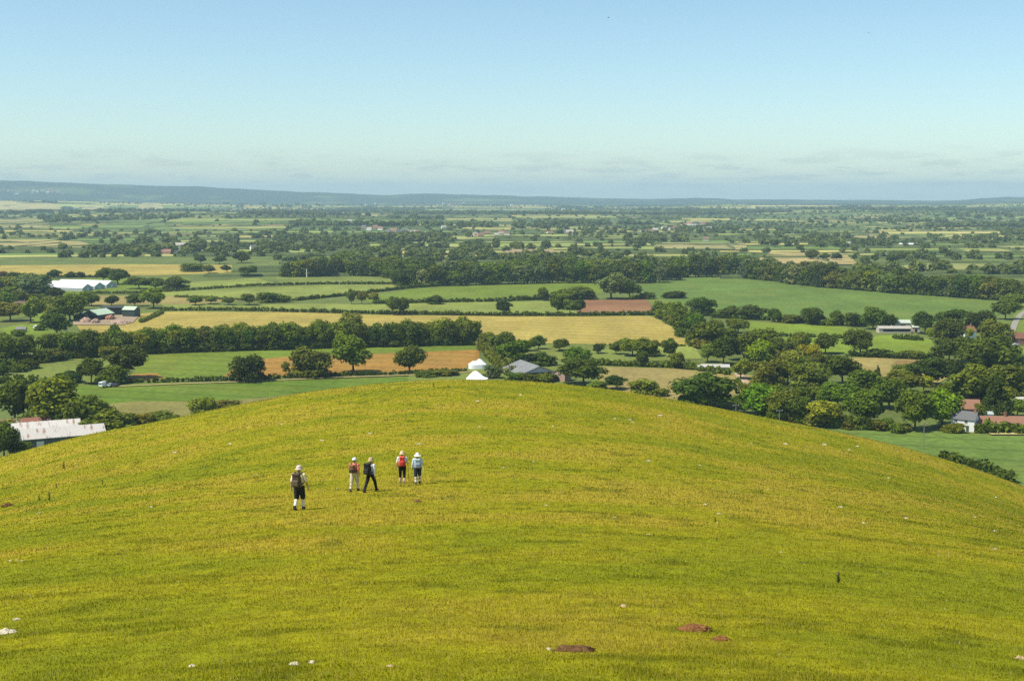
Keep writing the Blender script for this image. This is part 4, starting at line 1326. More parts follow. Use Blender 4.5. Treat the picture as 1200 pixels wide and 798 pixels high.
# greenhouses
GA = math.radians(160)
for px, py, lab in ((103, 340.8, 'nearest long white greenhouse, left of the three parallel spans'), (117, 338.7, 'middle long white greenhouse between two others'), (131, 336.8, 'farthest long white greenhouse, ending farthest right')):
    p = at(px, py, .12) + Vector((math.cos(GA), math.sin(GA), 0)) * 29
    g = building('greenhouse', 'greenhouse', lab, 0, 0, 58, 15, 2.8, 6.2, 160, plain('greenhouse_wall', (.42, .46, .45), .5, .15, .5), WHITESHEET, [('left', 0, 0, 3, 2.4, 'whitedoor')], over=.05, p=p)
    bm = bmesh.new()
    for i in range(12):
        x = -28 + i * 5
        bx(bm, x - .08, x + .08, -7.57, -7.50, .0, 2.7); bx(bm, x - .08, x + .08, 7.50, 7.57, .0, 2.7)
    bm_obj('frame', bm, FRAME, g)

# cottages at the far left
building('cottage', 'house', 'cottage with a pale gable half hidden by garden trees at the left', 25, 364, 9, 6.5, 4.2, 7, 35, WHITEWASH, plain('brown_tiles', (.22, .14, .09), .85, .25, 4), [('front', -2, 1, 1.2, 1.2, 'window'), ('front', 2, 1, 1.2, 1.2, 'window'), ('left', 0, 0, 1.1, 2.1, 'door')], [3])
building('cottage', 'house', 'grey white cottage roof above the trees left of the greenhouses', 17, 342, 14, 7, 4, 7, 10, WHITEWASH, plain('pale_slates', (.42, .41, .38), .8, .2, 3), [('front', -2, 1, 1.2, 1.2, 'window'), ('front', 3, 1, 1.2, 1.2, 'window')], [-4])
building('cottage', 'house', 'brown roofed cottage between the left edge trees and the light green tree', 27, 353, 10, 6.5, 3.6, 6.2, -20, STONE, plain('brown_tiles', (.22, .14, .09), .85, .25, 4), [('front', 0, 1, 1.2, 1.2, 'window')], [3])
building('garden_shed', 'shed', 'little open garden shed on the edge of the bright paddock', 25, 389, 6, 3.5, 2.0, 3.2, 5, STONE, plain('grey_felt', (.22, .2, .19), .9, .2, 3), [('front', 0, 0, 3.5, 1.7, 'opening')])
building('garden_tent', 'tent', 'small white tent at the end of the bright paddock', 43.5, 387, 4, 4, 1.6, 3.2, 30, CANVAS, CANVAS, [('left', 0, 0, 1.2, 1.5, 'opening')], hip=1.2)


# white marquees in the middle
def marquee(label, px, py, L, W, hw, peaks, rot):
    """canvas stretched over inner poles: a skirt all round and a sagging roof with rounded peaks (x, y, height, spread)"""
    o = empty('marquee', at(px, py, .5), math.radians(rot)); tag(o, label, 'tent')
    n, m = 48, 14
    bm = bmesh.new(); rings = []
    for i in range(m + 1):
        f = i / m; ring = []
        for j in range(n):
            a = 2 * math.pi * j / n; c, s_ = math.cos(a), math.sin(a)
            ex = 2 / 3.2
            x = L / 2 * math.copysign(abs(c) ** ex, c) * f; y = W / 2 * math.copysign(abs(s_) ** ex, s_) * f
            z = hw + max(h * math.exp(-(((x - px_) / sp) ** 2 + ((y - py_) / sp) ** 2)) for px_, py_, h, sp in peaks) * (1 - f ** 4)
            ring.append(bm.verts.new((x, y, z)))
        rings.append(ring)
    for r0, r1 in zip(rings, rings[1:]):
        for j in range(n): bm.faces.new((r0[j], r1[j], r1[(j + 1) % n], r0[(j + 1) % n]))
    bmesh.ops.remove_doubles(bm, verts=bm.verts[:], dist=.001)
    bm_obj('canopy', bm, CANVAS, o, True)
    bm = bmesh.new()
    top = [(v.x, v.y) for v in [Vector((L / 2 * math.copysign(abs(math.cos(a)) ** .625, math.cos(a)), W / 2 * math.copysign(abs(math.sin(a)) ** .625, math.sin(a)), 0)) for a in [2 * math.pi * j / n for j in range(n)]]]
    a_ = [bm.verts.new((x * .985 * (1 + .012 * math.sin(j * 1.7)), y * .985, hw - .02)) for j, (x, y) in enumerate(top)]; b_ = [bm.verts.new((x, y, -.3)) for x, y in top]
    for j in range(n): bm.faces.new((a_[j], b_[j], b_[(j + 1) % n], a_[(j + 1) % n]))
    bm_obj('wall', bm, CANVAS, o, True)
    for px_, py_, h, sp in peaks:
        bm = bmesh.new(); tube(bm, [Vector((px_, py_, 0)), Vector((px_, py_, 2)), Vector((px_, py_, hw + h + .25))], [.06, .06, .04], 6); bm_obj('pole', bm, FRAME, o)
    return o


marquee('upper of two dazzling white marquees beside the brown soil strip', 559.5, 431.0, 8.8, 6.5, 1.9, [(-2.0, .4, 1.5, 2.6), (1.2, .0, 2.5, 2.6), (3.2, .3, 1.4, 2.0)], 8)
marquee('lower white marquee with a sloping right side just over the hill brow', 559.0, 447, 10.0, 7.5, 1.5, [(-.8, 0, 3.3, 3.6)], -6)

# grey barn and brick cottage
building('barn', 'barn', 'big grey roofed barn with a dark open gable behind the hill brow', 621, 441, 25, 18, 3.0, 6.4, 110, plain('white_barn_wall', (.6, .6, .57), .8, .15, 2), GREYSHEET, [('left', 0, 0, 12, 3.5, 'opening')], over=.6)
building('cottage', 'house', 'small pink brick cottage squeezed between the grey barn and a dark tree', 659.5, 446, 6.5, 5.5, 4.2, 6.4, 60, plain('pink_brick', (.46, .30, .24), .9, .25, 3), REDTILE, [('left', 0, 2.6, 1.1, 1.1, 'window'), ('front', 0, .9, 1.2, 1.2, 'window'), ('left', 1, 0, 1, 2, 'door')], [2])
building('poultry_shed', 'shed', 'long low whitish shed beside the tan field and tall dark tree', 836, 434.5, 15, 5.5, 2.2, 3.2, -5, plain('cream_wall', (.48, .43, .35), .85, .15, 2), plain('cream_sheets', (.44, .42, .36), .7, .15, 1), [('right', 0, 0, 1.2, 1.9, 'opening'), ('front', -4, .9, 1.5, .7, 'window'), ('front', 3, .9, 1.5, .7, 'window')])

# sheds in the bright pasture, right
building('farm_shed', 'shed', 'long grey shed with a dark open front in the bright pasture', 1047, 389.5, 20, 7, 2.8, 4.0, -1, plain('cream_wall', (.48, .43, .35), .85, .15, 2), plain('fawn_sheets', (.40, .36, .30), .8, .2, 1), [('front', 1, .9, 17, 1.4, 'opening')])
building('farm_shed', 'shed', 'pale greenish shed standing behind the long grey open one', 1056, 385, 10, 7, 4.0, 5.6, -1, plain('cream_wall', (.48, .43, .35), .85, .15, 2), plain('greenish_sheets', (.46, .50, .40), .8, .2, 1), [('front', 0, 0, 3, 2.8, 'opening')])
building('farm_shed', 'shed', 'small cream shed right of the long grey open one', 1073, 389, 4.5, 4, 3.2, 4.4, -10, plain('cream_wall', (.48, .43, .35), .85, .15, 2), plain('greenish_sheets', (.46, .50, .40), .8, .2, 1), [('front', 0, 0, 1.5, 2, 'opening')])
building('cottage', 'house', 'cottage with a bright white gable and red roof above the dark trees', 1133, 395, 9, 6, 3.8, 6.8, 24, WHITEWASH, REDTILE, [('left', 0, 1, 1.1, 1.1, 'window'), ('front', 1, 1, 1.2, 1.2, 'window'), ('front', -2, 0, 1, 2, 'door')], [3])
building('cottage', 'house', 'red brown house at the right edge below the grey road', 1199, 403, 11, 6.5, 3.6, 6.6, -5, BRICK, plain('dull_red_tiles', (.2, .09, .06), .85, .25, 4), [('front', -3, 1, 1.3, 1.2, 'window'), ('front', 3, 1, 1.3, 1.2, 'window'), ('front', 0, 0, 1, 2, 'door')], [4])

# the white house and its neighbours, right
building('house', 'house', 'white walled house with a grey slate roof beside the bright green tree', 1130.5, 503.5, 8.4, 5.6, 4.4, 6.9, -36, WHITEWASH, GREYTILE,
         [('front', -2.5, 3, 1.0, 1.1, 'window'), ('front', 1.2, 3, 1.0, 1.1, 'window'), ('front', -2.2, .9, 1.1, 1.2, 'window'), ('front', 1.8, 0, 1.0, 2.1, 'door'), ('right', 0, 3, .9, 1.0, 'window')], [3.6])
building('house', 'house', 'orange red roofed house directly behind the white house', 1135, 491, 7, 6, 4.6, 7.6, -10, BRICK, plain('orange_tiles', (.28, .14, .085), .85, .25, 4), [('front', -2, 3, 1, 1.1, 'window'), ('front', 2, 3, 1, 1.1, 'window')], [-3])
building('house', 'house', 'long low house with a red tiled roof behind the tall hedge', 1182, 503.5, 26, 6, 2.6, 5.0, -3, BRICK, plain('orange_tiles', (.28, .14, .085), .85, .25, 4), [('left', 0, 0, 1, 2, 'whitedoor'), ('front', -9, .9, 1.2, 1.1, 'window'), ('front', -4, .9, 1.2, 1.1, 'window'), ('front', 3, .9, 1.2, 1.1, 'window')], [-1.4])
building('outbuilding', 'shed', 'narrow white outbuilding with a dark doorway right of the white house', 1141.5, 503, 2.4, 2.2, 2.5, 3.4, -30, WHITEWASH, REDTILE, [('right', 0, 0, 1.4, 2.1, 'opening')])
building('cottage', 'house', 'white cottage end among trees at the right picture edge', 1197, 481, 5.5, 4.5, 3.4, 5.4, 15, WHITEWASH, plain('straw_roof', (.55, .52, .42), .9, .2, 2), [('left', 0, 1, 1, 1.1, 'window'), ('front', 0, 1, 1, 1.1, 'window')], [3])
building('garden_shed', 'greenhouse', 'small grey garden greenhouse in front of the conifer', 1157, 491, 4, 2.6, 2.0, 2.9, 0, plain('greenhouse_wall', (.42, .46, .45), .5, .15, .5), plain('pale_glass', (.45, .5, .48), .2, .1, 1, spec=.6), [('left', 0, 0, .8, 1.8, 'door')], over=.05)

# farther farms and villages: each house a thing with its wall and roof
building('barn', 'barn', 'red roofed barn in the distant farm at the left, front one', 191, 298, 24, 12, 4, 7.5, 4, plain('pink_brick', (.46, .30, .24), .9, .25, 3), plain('dusky_red_sheets', (.30, .15, .11), .8, .2, .6))
building('barn', 'barn', 'grey roofed barn in the distant farm at the left, right one', 214, 297.5, 22, 12, 4, 7.5, -3, plain('cream_wall', (.48, .43, .35), .85, .15, 2), plain('dull_grey_sheets', (.25, .25, .24), .8, .2, .6))
building('barn', 'barn', 'long grey brown barn at the back of the distant farm', 210, 290, 34, 12, 4, 8, 2, plain('cream_wall', (.48, .43, .35), .85, .15, 2), plain('fawn_sheets', (.40, .36, .30), .8, .2, 1))
building('house', 'house', 'pinkish farmhouse left of the distant barns', 166, 295, 13, 9, 5, 8, 0, plain('pink_brick', (.46, .30, .24), .9, .25, 3), plain('fawn_sheets', (.40, .36, .30), .8, .2, 1))
building('house', 'house', 'pale distant house among trees left of the distant farmhouse', 146, 293, 13, 8, 5, 8, 10, WHITEWASH, plain('fawn_sheets', (.40, .36, .30), .8, .2, 1))
building('house', 'house', 'white house at the wood side right of the distant farm', 297, 293, 10, 7, 5, 8, 30, WHITEWASH, GREYTILE)
building('house', 'house', 'long pink house alone on a far field left of the village', 371, 265, 40, 12, 5, 9, 0, plain('pink_brick', (.46, .30, .24), .9, .25, 3), plain('dusky_red_sheets', (.30, .15, .11), .8, .2, .6))
building('cottage', 'house', 'tiny white cottage on the edge of the long wood', 885.5, 325, 7, 5, 3.4, 6, -20, WHITEWASH, REDTILE)
building('greenhouse', 'greenhouse', 'distant white polytunnel right of centre beyond the stubble fields', 1066, 288.5, 36, 12, 2.5, 5, -2, WHITESHEET, WHITESHEET, over=.05)
building('barn', 'barn', 'distant long cream barn left of the white polytunnel', 1000, 287, 40, 10, 3, 5, 0, plain('cream_wall', (.48, .43, .35), .85, .15, 2), plain('cream_sheets', (.44, .42, .36), .7, .15, 1))
building('barn', 'barn', 'distant cream shed at far right among dark trees', 1155, 284, 30, 12, 4, 7, 0, plain('cream_wall', (.48, .43, .35), .85, .15, 2), plain('cream_sheets', (.44, .42, .36), .7, .15, 1))
building('house', 'house', 'white house in trees at the far edge of the middle wood', 644, 276, 12, 9, 6, 10, 20, WHITEWASH, REDTILE)
building('house', 'house', 'bright white gabled house in the middle of the far plain', 754, 274, 14, 10, 7, 11, 60, WHITEWASH, GREYTILE)
building('barn', 'barn', 'long pale barn on the far plain near the right horizon', 996, 253, 60, 16, 5, 8, 0, WHITESHEET, WHITESHEET)
VR = [plain('dusky_red_sheets', (.30, .15, .11), .8, .2, .6), plain('brown_tiles', (.22, .14, .09), .85, .25, 4), GREYTILE, plain('fawn_sheets', (.40, .36, .30), .8, .2, 1)]
VW = [plain('pink_brick', (.46, .30, .24), .9, .25, 3), WHITEWASH, plain('cream_wall', (.48, .43, .35), .85, .15, 2)]
vrng = random.Random(4)
vproto = {}


def village(group, label, spots, size=1.0):
    for (px, py) in spots:
        p = at(px, py, 0); p.z = float(terrain_z(p.x, p.y)) + .2
        wi, ri = vrng.randrange(3), vrng.randrange(4)
        key = (wi, ri)
        if key not in vproto:
            vproto[key] = building('house', 'house', label, 0, 0, 13, 8, 5, 9, vrng.uniform(-30, 40), VW[wi], VR[ri], p=p, group=group)
            vproto[key].scale = (size, size, size)
        else:
            s = vproto[key]; o = s.copy(); C.objects.link(o); o.location = p; o.rotation_euler.z = vrng.uniform(-.6, .8); o['label'] = label; o['group'] = group; o.scale = (size * vrng.uniform(.8, 1.4), size, size)
            for c in s.children:
                d = c.copy(); C.objects.link(d); d.parent = o


village('houses of the village left of centre', 'house of the red and white village on the plain left of centre',
        [(427, 271), (433, 273), (440, 271), (446, 272.5), (455, 275), (461, 274), (466, 275.5), (472, 275), (478, 274.5), (484, 276), (490, 275.5), (497, 278), (503, 277.5), (410, 266), (512, 280), (478, 268), (520, 271)], .95)
village('houses of the village right of centre', 'house of the reddish village on the far plain right of centre',
        [(762, 275), (768, 273), (778, 270), (786, 271), (792, 269), (803, 266), (808, 264.5), (814, 265), (818, 263.5), (824, 265), (831, 270), (827, 284), (668, 276), (660, 275)], 1.0)
village('houses of the hamlet in the middle', 'house of the hamlet behind the left wood on the plain',
        [(557, 278), (563, 279), (571, 277), (588, 276.5), (594, 277.5), (582, 279)], .9)
village('houses of the far village under the hills', 'tiny house of the far village below the blue hills left of centre',
        [(428, 243), (440, 242.5), (446, 243), (470, 243), (478, 243.2), (486, 243), (494, 243.5), (503, 243), (512, 243.2), (520, 242.8), (527, 243.2), (535, 243), (543, 243), (310, 240), (318, 239.8), (600, 245), (610, 246), (660, 248), (648, 247.5)], 1.6)


def ridge_houses(group, label, spots, size):
    for (px, py) in spots:
        d = ray(px, py); hz = math.hypot(d.x, d.y)
        rs = np.linspace(8500, 13600, 800)
        th = math.atan2(d.x, d.y); x, y = rs * math.sin(th), rs * math.cos(th)
        z = terrain_z(x, y); zr = EYE + d.z / hz * rs
        hit = np.argmax(z >= zr)
        if z[hit] < zr[hit]: continue
        p = Vector((x[hit], y[hit], float(z[hit])))
        s = list(vproto.values())[vrng.randrange(len(vproto))]
        o = s.copy(); C.objects.link(o); o.location = p; o.rotation_euler.z = vrng.uniform(-.4, .4); o['label'] = label; o['group'] = group; o.scale = (size * vrng.uniform(.9, 1.5), size, size)
        for c in s.children:
            k = c.copy(); C.objects.link(k); k.parent = o


ridge_houses('houses on the far left hillside', 'pale speck of a house on the blue hillside at far left',
             [(4, 224), (10, 225), (17, 226), (24, 225.5), (32, 224.5), (38, 227), (44, 226), (50, 225.5), (56, 227), (62, 226), (68, 225), (74, 227.5), (58, 224), (40, 224), (20, 228)], 1.9)

# white mast at the wood
bm = bmesh.new(); tube(bm, [Vector((0, 0, 0)), Vector((0, 0, 5)), Vector((0, 0, 9))], [.5, .48, .4], 8)
o = bm_obj('feed_silo', bm, FRAME, None); o.location = at(359.5, 325, .2); tag(o, 'thin white silo standing at the left tail of the long wood', 'silo')


# ---------------------------------------------------------------- poles
def utility_pole(label, px, py, h):
    o = empty('utility_pole', at(px, py, .1), .3); tag(o, label, 'utility pole')
    bm = bmesh.new(); tube(bm, [Vector((0, 0, -.3)), Vector((0, 0, h / 2)), Vector((0, 0, h))], [.17, .15, .12], 8)
    bm_obj('pole', bm, plain('weathered_pole', (.24, .21, .18), .9, .2, 2), o)
    bm = bmesh.new(); bx(bm, -1.3, 1.3, -.08, .08, h - .55, h - .38)
    bm_obj('crossarm', bm, plain('weathered_pole', (.24, .21, .18), .9, .2, 2), o)
    for x in (-1.1, 0, 1.1):
        bm = bmesh.new(); tube(bm, [Vector((x, 0, h - .38)), Vector((x, 0, h - .25)), Vector((x, 0, h - .1))], [.05, .09, .05], 8)
        bm_obj('insulator', bm, FRAME, o)
    return o


utility_pole('wooden pole with a crossarm in front of the tall tree by the crop field', 1082, 527, 9.2)
utility_pole('pole on the brow with its crossarm beside the wide dark tree clump', 862, 500, 8.4)
utility_pole('slender pole in front of the bright tree right of the farm track', 913, 506, 8.2)


# ---------------------------------------------------------------- vehicles
TYRE = plain('tyre_rubber', (.02, .02, .02), .9, .1, 4)
LAMP = plain('lamp_glass', (.5, .06, .04), .3, .1, 4, spec=.6)


def vehicle(kind, label, px, py, rot, col, p=None):
    o = empty('parked_' + kind, p or at(px, py, .48), math.radians(rot)); tag(o, label, kind)
    paint = plain('paint_%.2f_%.2f_%.2f' % col, col, .3, .05, 2, spec=.6)
    if kind == 'van':
        L, W, prof = 5.2, 2.0, [(-2.6, .45), (2.5, .45), (2.6, 1.0), (1.9, 1.25), (1.35, 2.25), (1.0, 2.4), (-2.5, 2.4), (-2.6, 2.2)]
        win = [(1.8, 1.28), (1.34, 2.1), (.7, 2.1), (.7, 1.28)]
    else:
        L, W, prof = 4.3, 1.75, [(-2.1, .4), (2.1, .4), (2.15, .8), (1.2, .95), (.55, 1.42), (-1.1, 1.45), (-1.85, 1.0), (-2.15, .9)]
        win = [(1.05, .97), (.5, 1.36), (-1.05, 1.38), (-1.6, 1.02)]
    bm = bmesh.new()
    a = [bm.verts.new((x, -W / 2 * (1 if z < 1.05 else .88), z)) for x, z in prof]; b = [bm.verts.new((x, W / 2 * (1 if z < 1.05 else .88), z)) for x, z in prof]
    bm.faces.new(a); bm.faces.new(b[::-1])
    for i in range(len(prof)): bm.faces.new((a[i], b[i], b[(i + 1) % len(prof)], a[(i + 1) % len(prof)]))
    bmesh.ops.bevel(bm, geom=bm.edges[:], offset=.06, segments=2, affect='EDGES')
    bm_obj('body', bm, paint, o)
    for sgn in (-1, 1):
        bm = bmesh.new(); y = sgn * (W / 2 * .94 + .02)
        vs = [bm.verts.new((x, y * (1.02 if z < 1.05 else .955) , z)) for x, z in win]; f = bm.faces.new(vs)
        bmesh.ops.solidify(bm, geom=[f], thickness=.02)
        bm_obj('window', bm, GLASS, o)
    bm = bmesh.new()
    if kind == 'van': bx(bm, -2.65, -2.58, -.7, .7, 1.45, 2.05)
    else:
        vs = [bm.verts.new(q) for q in ((-1.83, -.62, 1.06), (-1.83, .62, 1.06), (-1.2, .58, 1.46), (-1.2, -.58, 1.46))]; f = bm.faces.new(vs); bmesh.ops.solidify(bm, geom=[f], thickness=.03)
    bm_obj('rear_window', bm, GLASS, o)
    for x in (-L * .31, L * .31):
        for y in (-W / 2 + .1, W / 2 - .1):
            bm = bmesh.new(); bmesh.ops.create_cone(bm, cap_ends=True, segments=16, radius1=.33, radius2=.33, depth=.22, matrix=Matrix.Translation((x, y, .33)) @ Matrix.Rotation(math.pi / 2, 4, 'X'))
            bm_obj('wheel', bm, TYRE, o)
    for y in (-W / 2 + .16, W / 2 - .16):
        bm = bmesh.new(); bx(bm, -L / 2 - .03, -L / 2 + .1, y - .1, y + .1, .75, 1.0); bm_obj('tail_light', bm, LAMP, o)
    return o


vehicle('van', 'white van parked under the trees at the left field corner', 121.5, 453.2, 75, (.82, .82, .80))
vehicle('car', 'pale silver car parked right of the white van', 129.5, 452.6, 80, (.5, .55, .58))
vehicle('car', 'dark blue car parked rightmost beside the silver one', 136, 452.2, 84, (.06, .08, .14))
vehicle('car', 'white car in front of the red brown house at the right edge', 1190, 405, 10, (.82, .82, .80))
# ---------------------------------------------------------------- things on the hill
def stone(label, px, py, wpx, hpx, seed, group=None, mat=None, name='chalk_stone', cat='stone', sink=.55):
    p = at_hill(px, py); s = px_size(p) * (.8 if py > 700 and cat == 'stone' else 1); big = wpx > 12
    bm = bmesh.new(); bmesh.ops.create_icosphere(bm, subdivisions=5 if big else 3, radius=1)
    for v in bm.verts:
        if big: v.co *= .8 + .4 * fbm(v.co.x * 9 + seed + 50, v.co.y * 9 + v.co.z * 7 + seed + 50, 3)
        n = .7 + .6 * fbm(v.co.x * 1.4 + seed * 2.7 + 30, v.co.y * 1.4 + v.co.z * 1.3 + seed * 1.3 + 30, 4)
        if cat == 'molehill': k_ = 1.02 + .55 * max(0, .6 - v.co.z); v.co.x *= k_ * .8; v.co.y *= k_
        v.co = Vector((v.co.x * wpx * s / 2 * n, v.co.y * wpx * s * .38 * n, v.co.z * hpx * s * .6 * n * (.5 + .9 * vnoise(v.co.x * 3 + seed + 9, v.co.y * 3 + 9))))
    o = bm_obj(name, bm, mat or CHALK, None, True)
    o.location = p + Vector((0, 0, hpx * s * (.5 - sink)))
    o.rotation_euler = (-.12, 0, random.uniform(-.5, .5))
    return tag(o, label, cat, group)


CHALK = plain('chalk', (.52, .46, .33), .95, .3, 9, .5)
EARTH = plain('molehill_earth', (.12, .065, .03), 1.0, .6, 14, 1.0, spec=.02)
stone('large flat pale stone at the left picture edge near the bottom', 8, 742, 36, 9, 1)
stone('small pale stone behind the large flat one at the left edge', 20, 726, 14, 4, 2)
stone('white stone left of the brown molehill at the bottom', 643, 761, 9, 6, 3)
stone('pale stone in the lower left turf by itself', 225, 781, 11, 6, 4)
stone('left broken chalk stone of the pair at the bottom', 345, 779, 17, 8, 5)
stone('right broken chalk stone of the pair at the bottom', 365, 777, 12, 8, 6)
stone('little brown stone near the bottom left of the long molehill', 457, 781, 11, 5, 7, mat=plain('brown_stone', (.42, .3, .16), .95, .3, 9, .5))
stone('fawn tuft of dry earth in the lower right turf', 1195, 772, 18, 6, 8, mat=plain('brown_stone', (.42, .3, .16), .95, .3, 9, .5))
stone('dull little earth clod right of centre near the bottom', 731, 711, 12, 7, 9, mat=plain('brown_stone', (.42, .3, .16), .95, .3, 9, .5))
stone('long brown molehill at the bottom centre', 675, 763, 46, 8, 11, mat=EARTH, name='molehill', cat='molehill', sink=.32)
stone('reddish molehill in the lower right turf, larger of two', 814, 739, 34, 10, 12, mat=plain('reddish_earth', (.19, .085, .035), 1.0, .6, 14, 1.0, spec=.02), name='molehill', cat='molehill', sink=.32)
stone('small reddish molehill right of the larger one', 846, 750, 20, 6, 13, mat=plain('reddish_earth', (.19, .085, .035), 1.0, .6, 14, 1.0, spec=.02), name='molehill', cat='molehill', sink=.32)
stone('little brown molehill below the two rightmost walkers', 490, 588, 10, 3.5, 14, mat=EARTH, name='molehill', cat='molehill', sink=.32)
stone('dark molehill by the thistles at the left edge', 10, 593, 15, 4, 15, mat=EARTH, name='molehill', cat='molehill', sink=.32)
CH = 'scattered chalk stones on the slope'
rr = random.Random(8)
pts = [(178, 594), (47, 601), (395, 572), (62, 484 + 40), (490, 520), (378, 516), (434, 508), (531, 515), (590, 548), (600, 560), (625, 541), (700, 572), (738, 492), (741, 495), (720, 491), (684, 494), (648, 500), (775, 487), (773, 487), (797, 499),
       (826, 591), (842, 602), (900, 573), (937, 604), (984, 594), (1012, 613), (1062, 607), (1123, 637), (1165, 643), (1142, 606), (1167, 583), (853, 642), (915, 647), (966, 521), (920, 520), (1000, 521), (995, 527), (1004, 523), (1041, 560), (1096, 548), (1165, 622),
       (562, 500), (520, 478), (440, 492), (330, 497), (270, 520), (205, 530), (140, 556), (300, 556), (560, 470), (610, 463), (650, 470), (880, 520), (760, 540), (820, 545), (875, 560), (640, 592), (720, 606), (760, 626), (120, 620), (20, 656), (26, 657), (12, 657)]
for i, (x, y) in enumerate(pts):
    if i % 4 == 3: continue
    stone('small pale chalk stone lying flat in the hill turf', x, y, rr.uniform(3, 8), rr.uniform(.9, 1.7), 20 + i, CH)


def thistle(label, px, py, hpx, seed):
    p = at_hill(px, py); h = hpx * px_size(p)
    o = empty('thistle', p, 0); tag(o, label, 'thistle')
    rng = np.random.default_rng(seed)
    bm = bmesh.new(); tube(bm, [Vector((0, 0, -.03)), Vector((.01, 0, h * .5)), Vector((.0, .01, h))], [h * .03, h * .022, h * .012], 6)
    for j in range(4):
        a = rng.uniform(0, 6.28); z = h * rng.uniform(.35, .7)
        tube(bm, [Vector((0, 0, z)), Vector((math.cos(a) * h * .12, math.sin(a) * h * .12, z + h * .14)), Vector((math.cos(a) * h * .15, math.sin(a) * h * .15, z + h * .26))], [h * .015, h * .012, h * .008], 5)
    bm_obj('stem', bm, plain('thistle_stem', (.06, .09, .03), .9, .2, 4), o)
    n = 90
    z = h * rng.uniform(.05, .95, n) ** 1.0; a = rng.uniform(0, 6.28, n); l = h * (.30 - .16 * z / h) * rng.uniform(.6, 1.2, n)
    b0 = np.stack([np.zeros(n), np.zeros(n), z], -1); dr = np.stack([np.cos(a), np.sin(a), rng.uniform(.1, .8, n)], -1)
    sd = np.stack([-np.sin(a), np.cos(a), np.zeros(n)], -1) * (l * .16)[:, None]
    q = np.stack([b0 - sd * .3, b0 + dr * (l * .5)[:, None] - sd, b0 + dr * l[:, None], b0 + dr * (l * .5)[:, None] + sd], 1)
    lf = link_mesh('leaves', quads_mesh('thistle_leaves', q), o, LEAF); lf.color = (.04, .08, .022, 1)
    bm = bmesh.new()
    for j in range(3):
        bmesh.ops.create_icosphere(bm, subdivisions=2, radius=h * .05, matrix=Matrix.Translation((rng.normal() * h * .05, rng.normal() * h * .05, h * (.98 - .08 * j))))
    bm_obj('flower_head', bm, plain('thistle_purple', (.16, .07, .15), .9, .2, 9), o)
    return o


for i, a in enumerate([('single dark thistle standing in the right hand turf', 982, 684, 14), ('tallest thistle of the group at the left edge', 58, 588, 11), ('short thistle left of the tallest one at the left edge', 46, 587, 7),
                       ('thistle tuft above the walkers on the far left slope', 75, 550, 9), ('dark weed on the upper brow behind the rightmost walkers', 508, 454, 5), ('weed right of the dark one on the upper brow', 525, 454, 3.5),
                       ('small weed on the left brow of the hill', 66, 572, 6), ('weed tuft at mid slope left of the first walker', 120, 568, 6), ('lone weed on the right slope below the copse', 838, 612, 7), ('little weed on the right slope near the stones', 840, 634, 5)]):
    thistle(*a, 40 + i)


# ---------------------------------------------------------------- people
def remeshed(name, bm, voxel, iters=3):
    me = bpy.data.meshes.new(name); bm.to_mesh(me); bm.free()
    tmp = bpy.data.objects.new('tmp_' + name, me); C.objects.link(tmp)
    m = tmp.modifiers.new('r', 'REMESH'); m.mode = 'VOXEL'; m.voxel_size = voxel
    s = tmp.modifiers.new('s', 'SMOOTH'); s.iterations = iters; s.factor = .5
    dg = bpy.context.evaluated_depsgraph_get()
    out = bpy.data.meshes.new_from_object(tmp.evaluated_get(dg))
    bpy.data.objects.remove(tmp)
    out.name = name
    out.polygons.foreach_set('use_smooth', np.ones(len(out.polygons), bool))
    return out


def ball(bm, p, r, sc=(1, 1, 1), rot=None):
    M = Matrix.Translation(p)
    if rot is not None: M = M @ rot
    bmesh.ops.create_icosphere(bm, subdivisions=3, radius=r, matrix=M @ Matrix.Diagonal((*sc, 1)))


def limb(bm, a, b, ra, rb):
    a, b = Vector(a), Vector(b); d = b - a
    q = d.to_track_quat('Z', 'Y').to_matrix().to_4x4()
    bmesh.ops.create_cone(bm, cap_ends=True, segments=14, radius1=ra, radius2=rb, depth=d.length, matrix=Matrix.Translation((a + b) / 2) @ q)
    ball(bm, a, ra); ball(bm, b, rb)


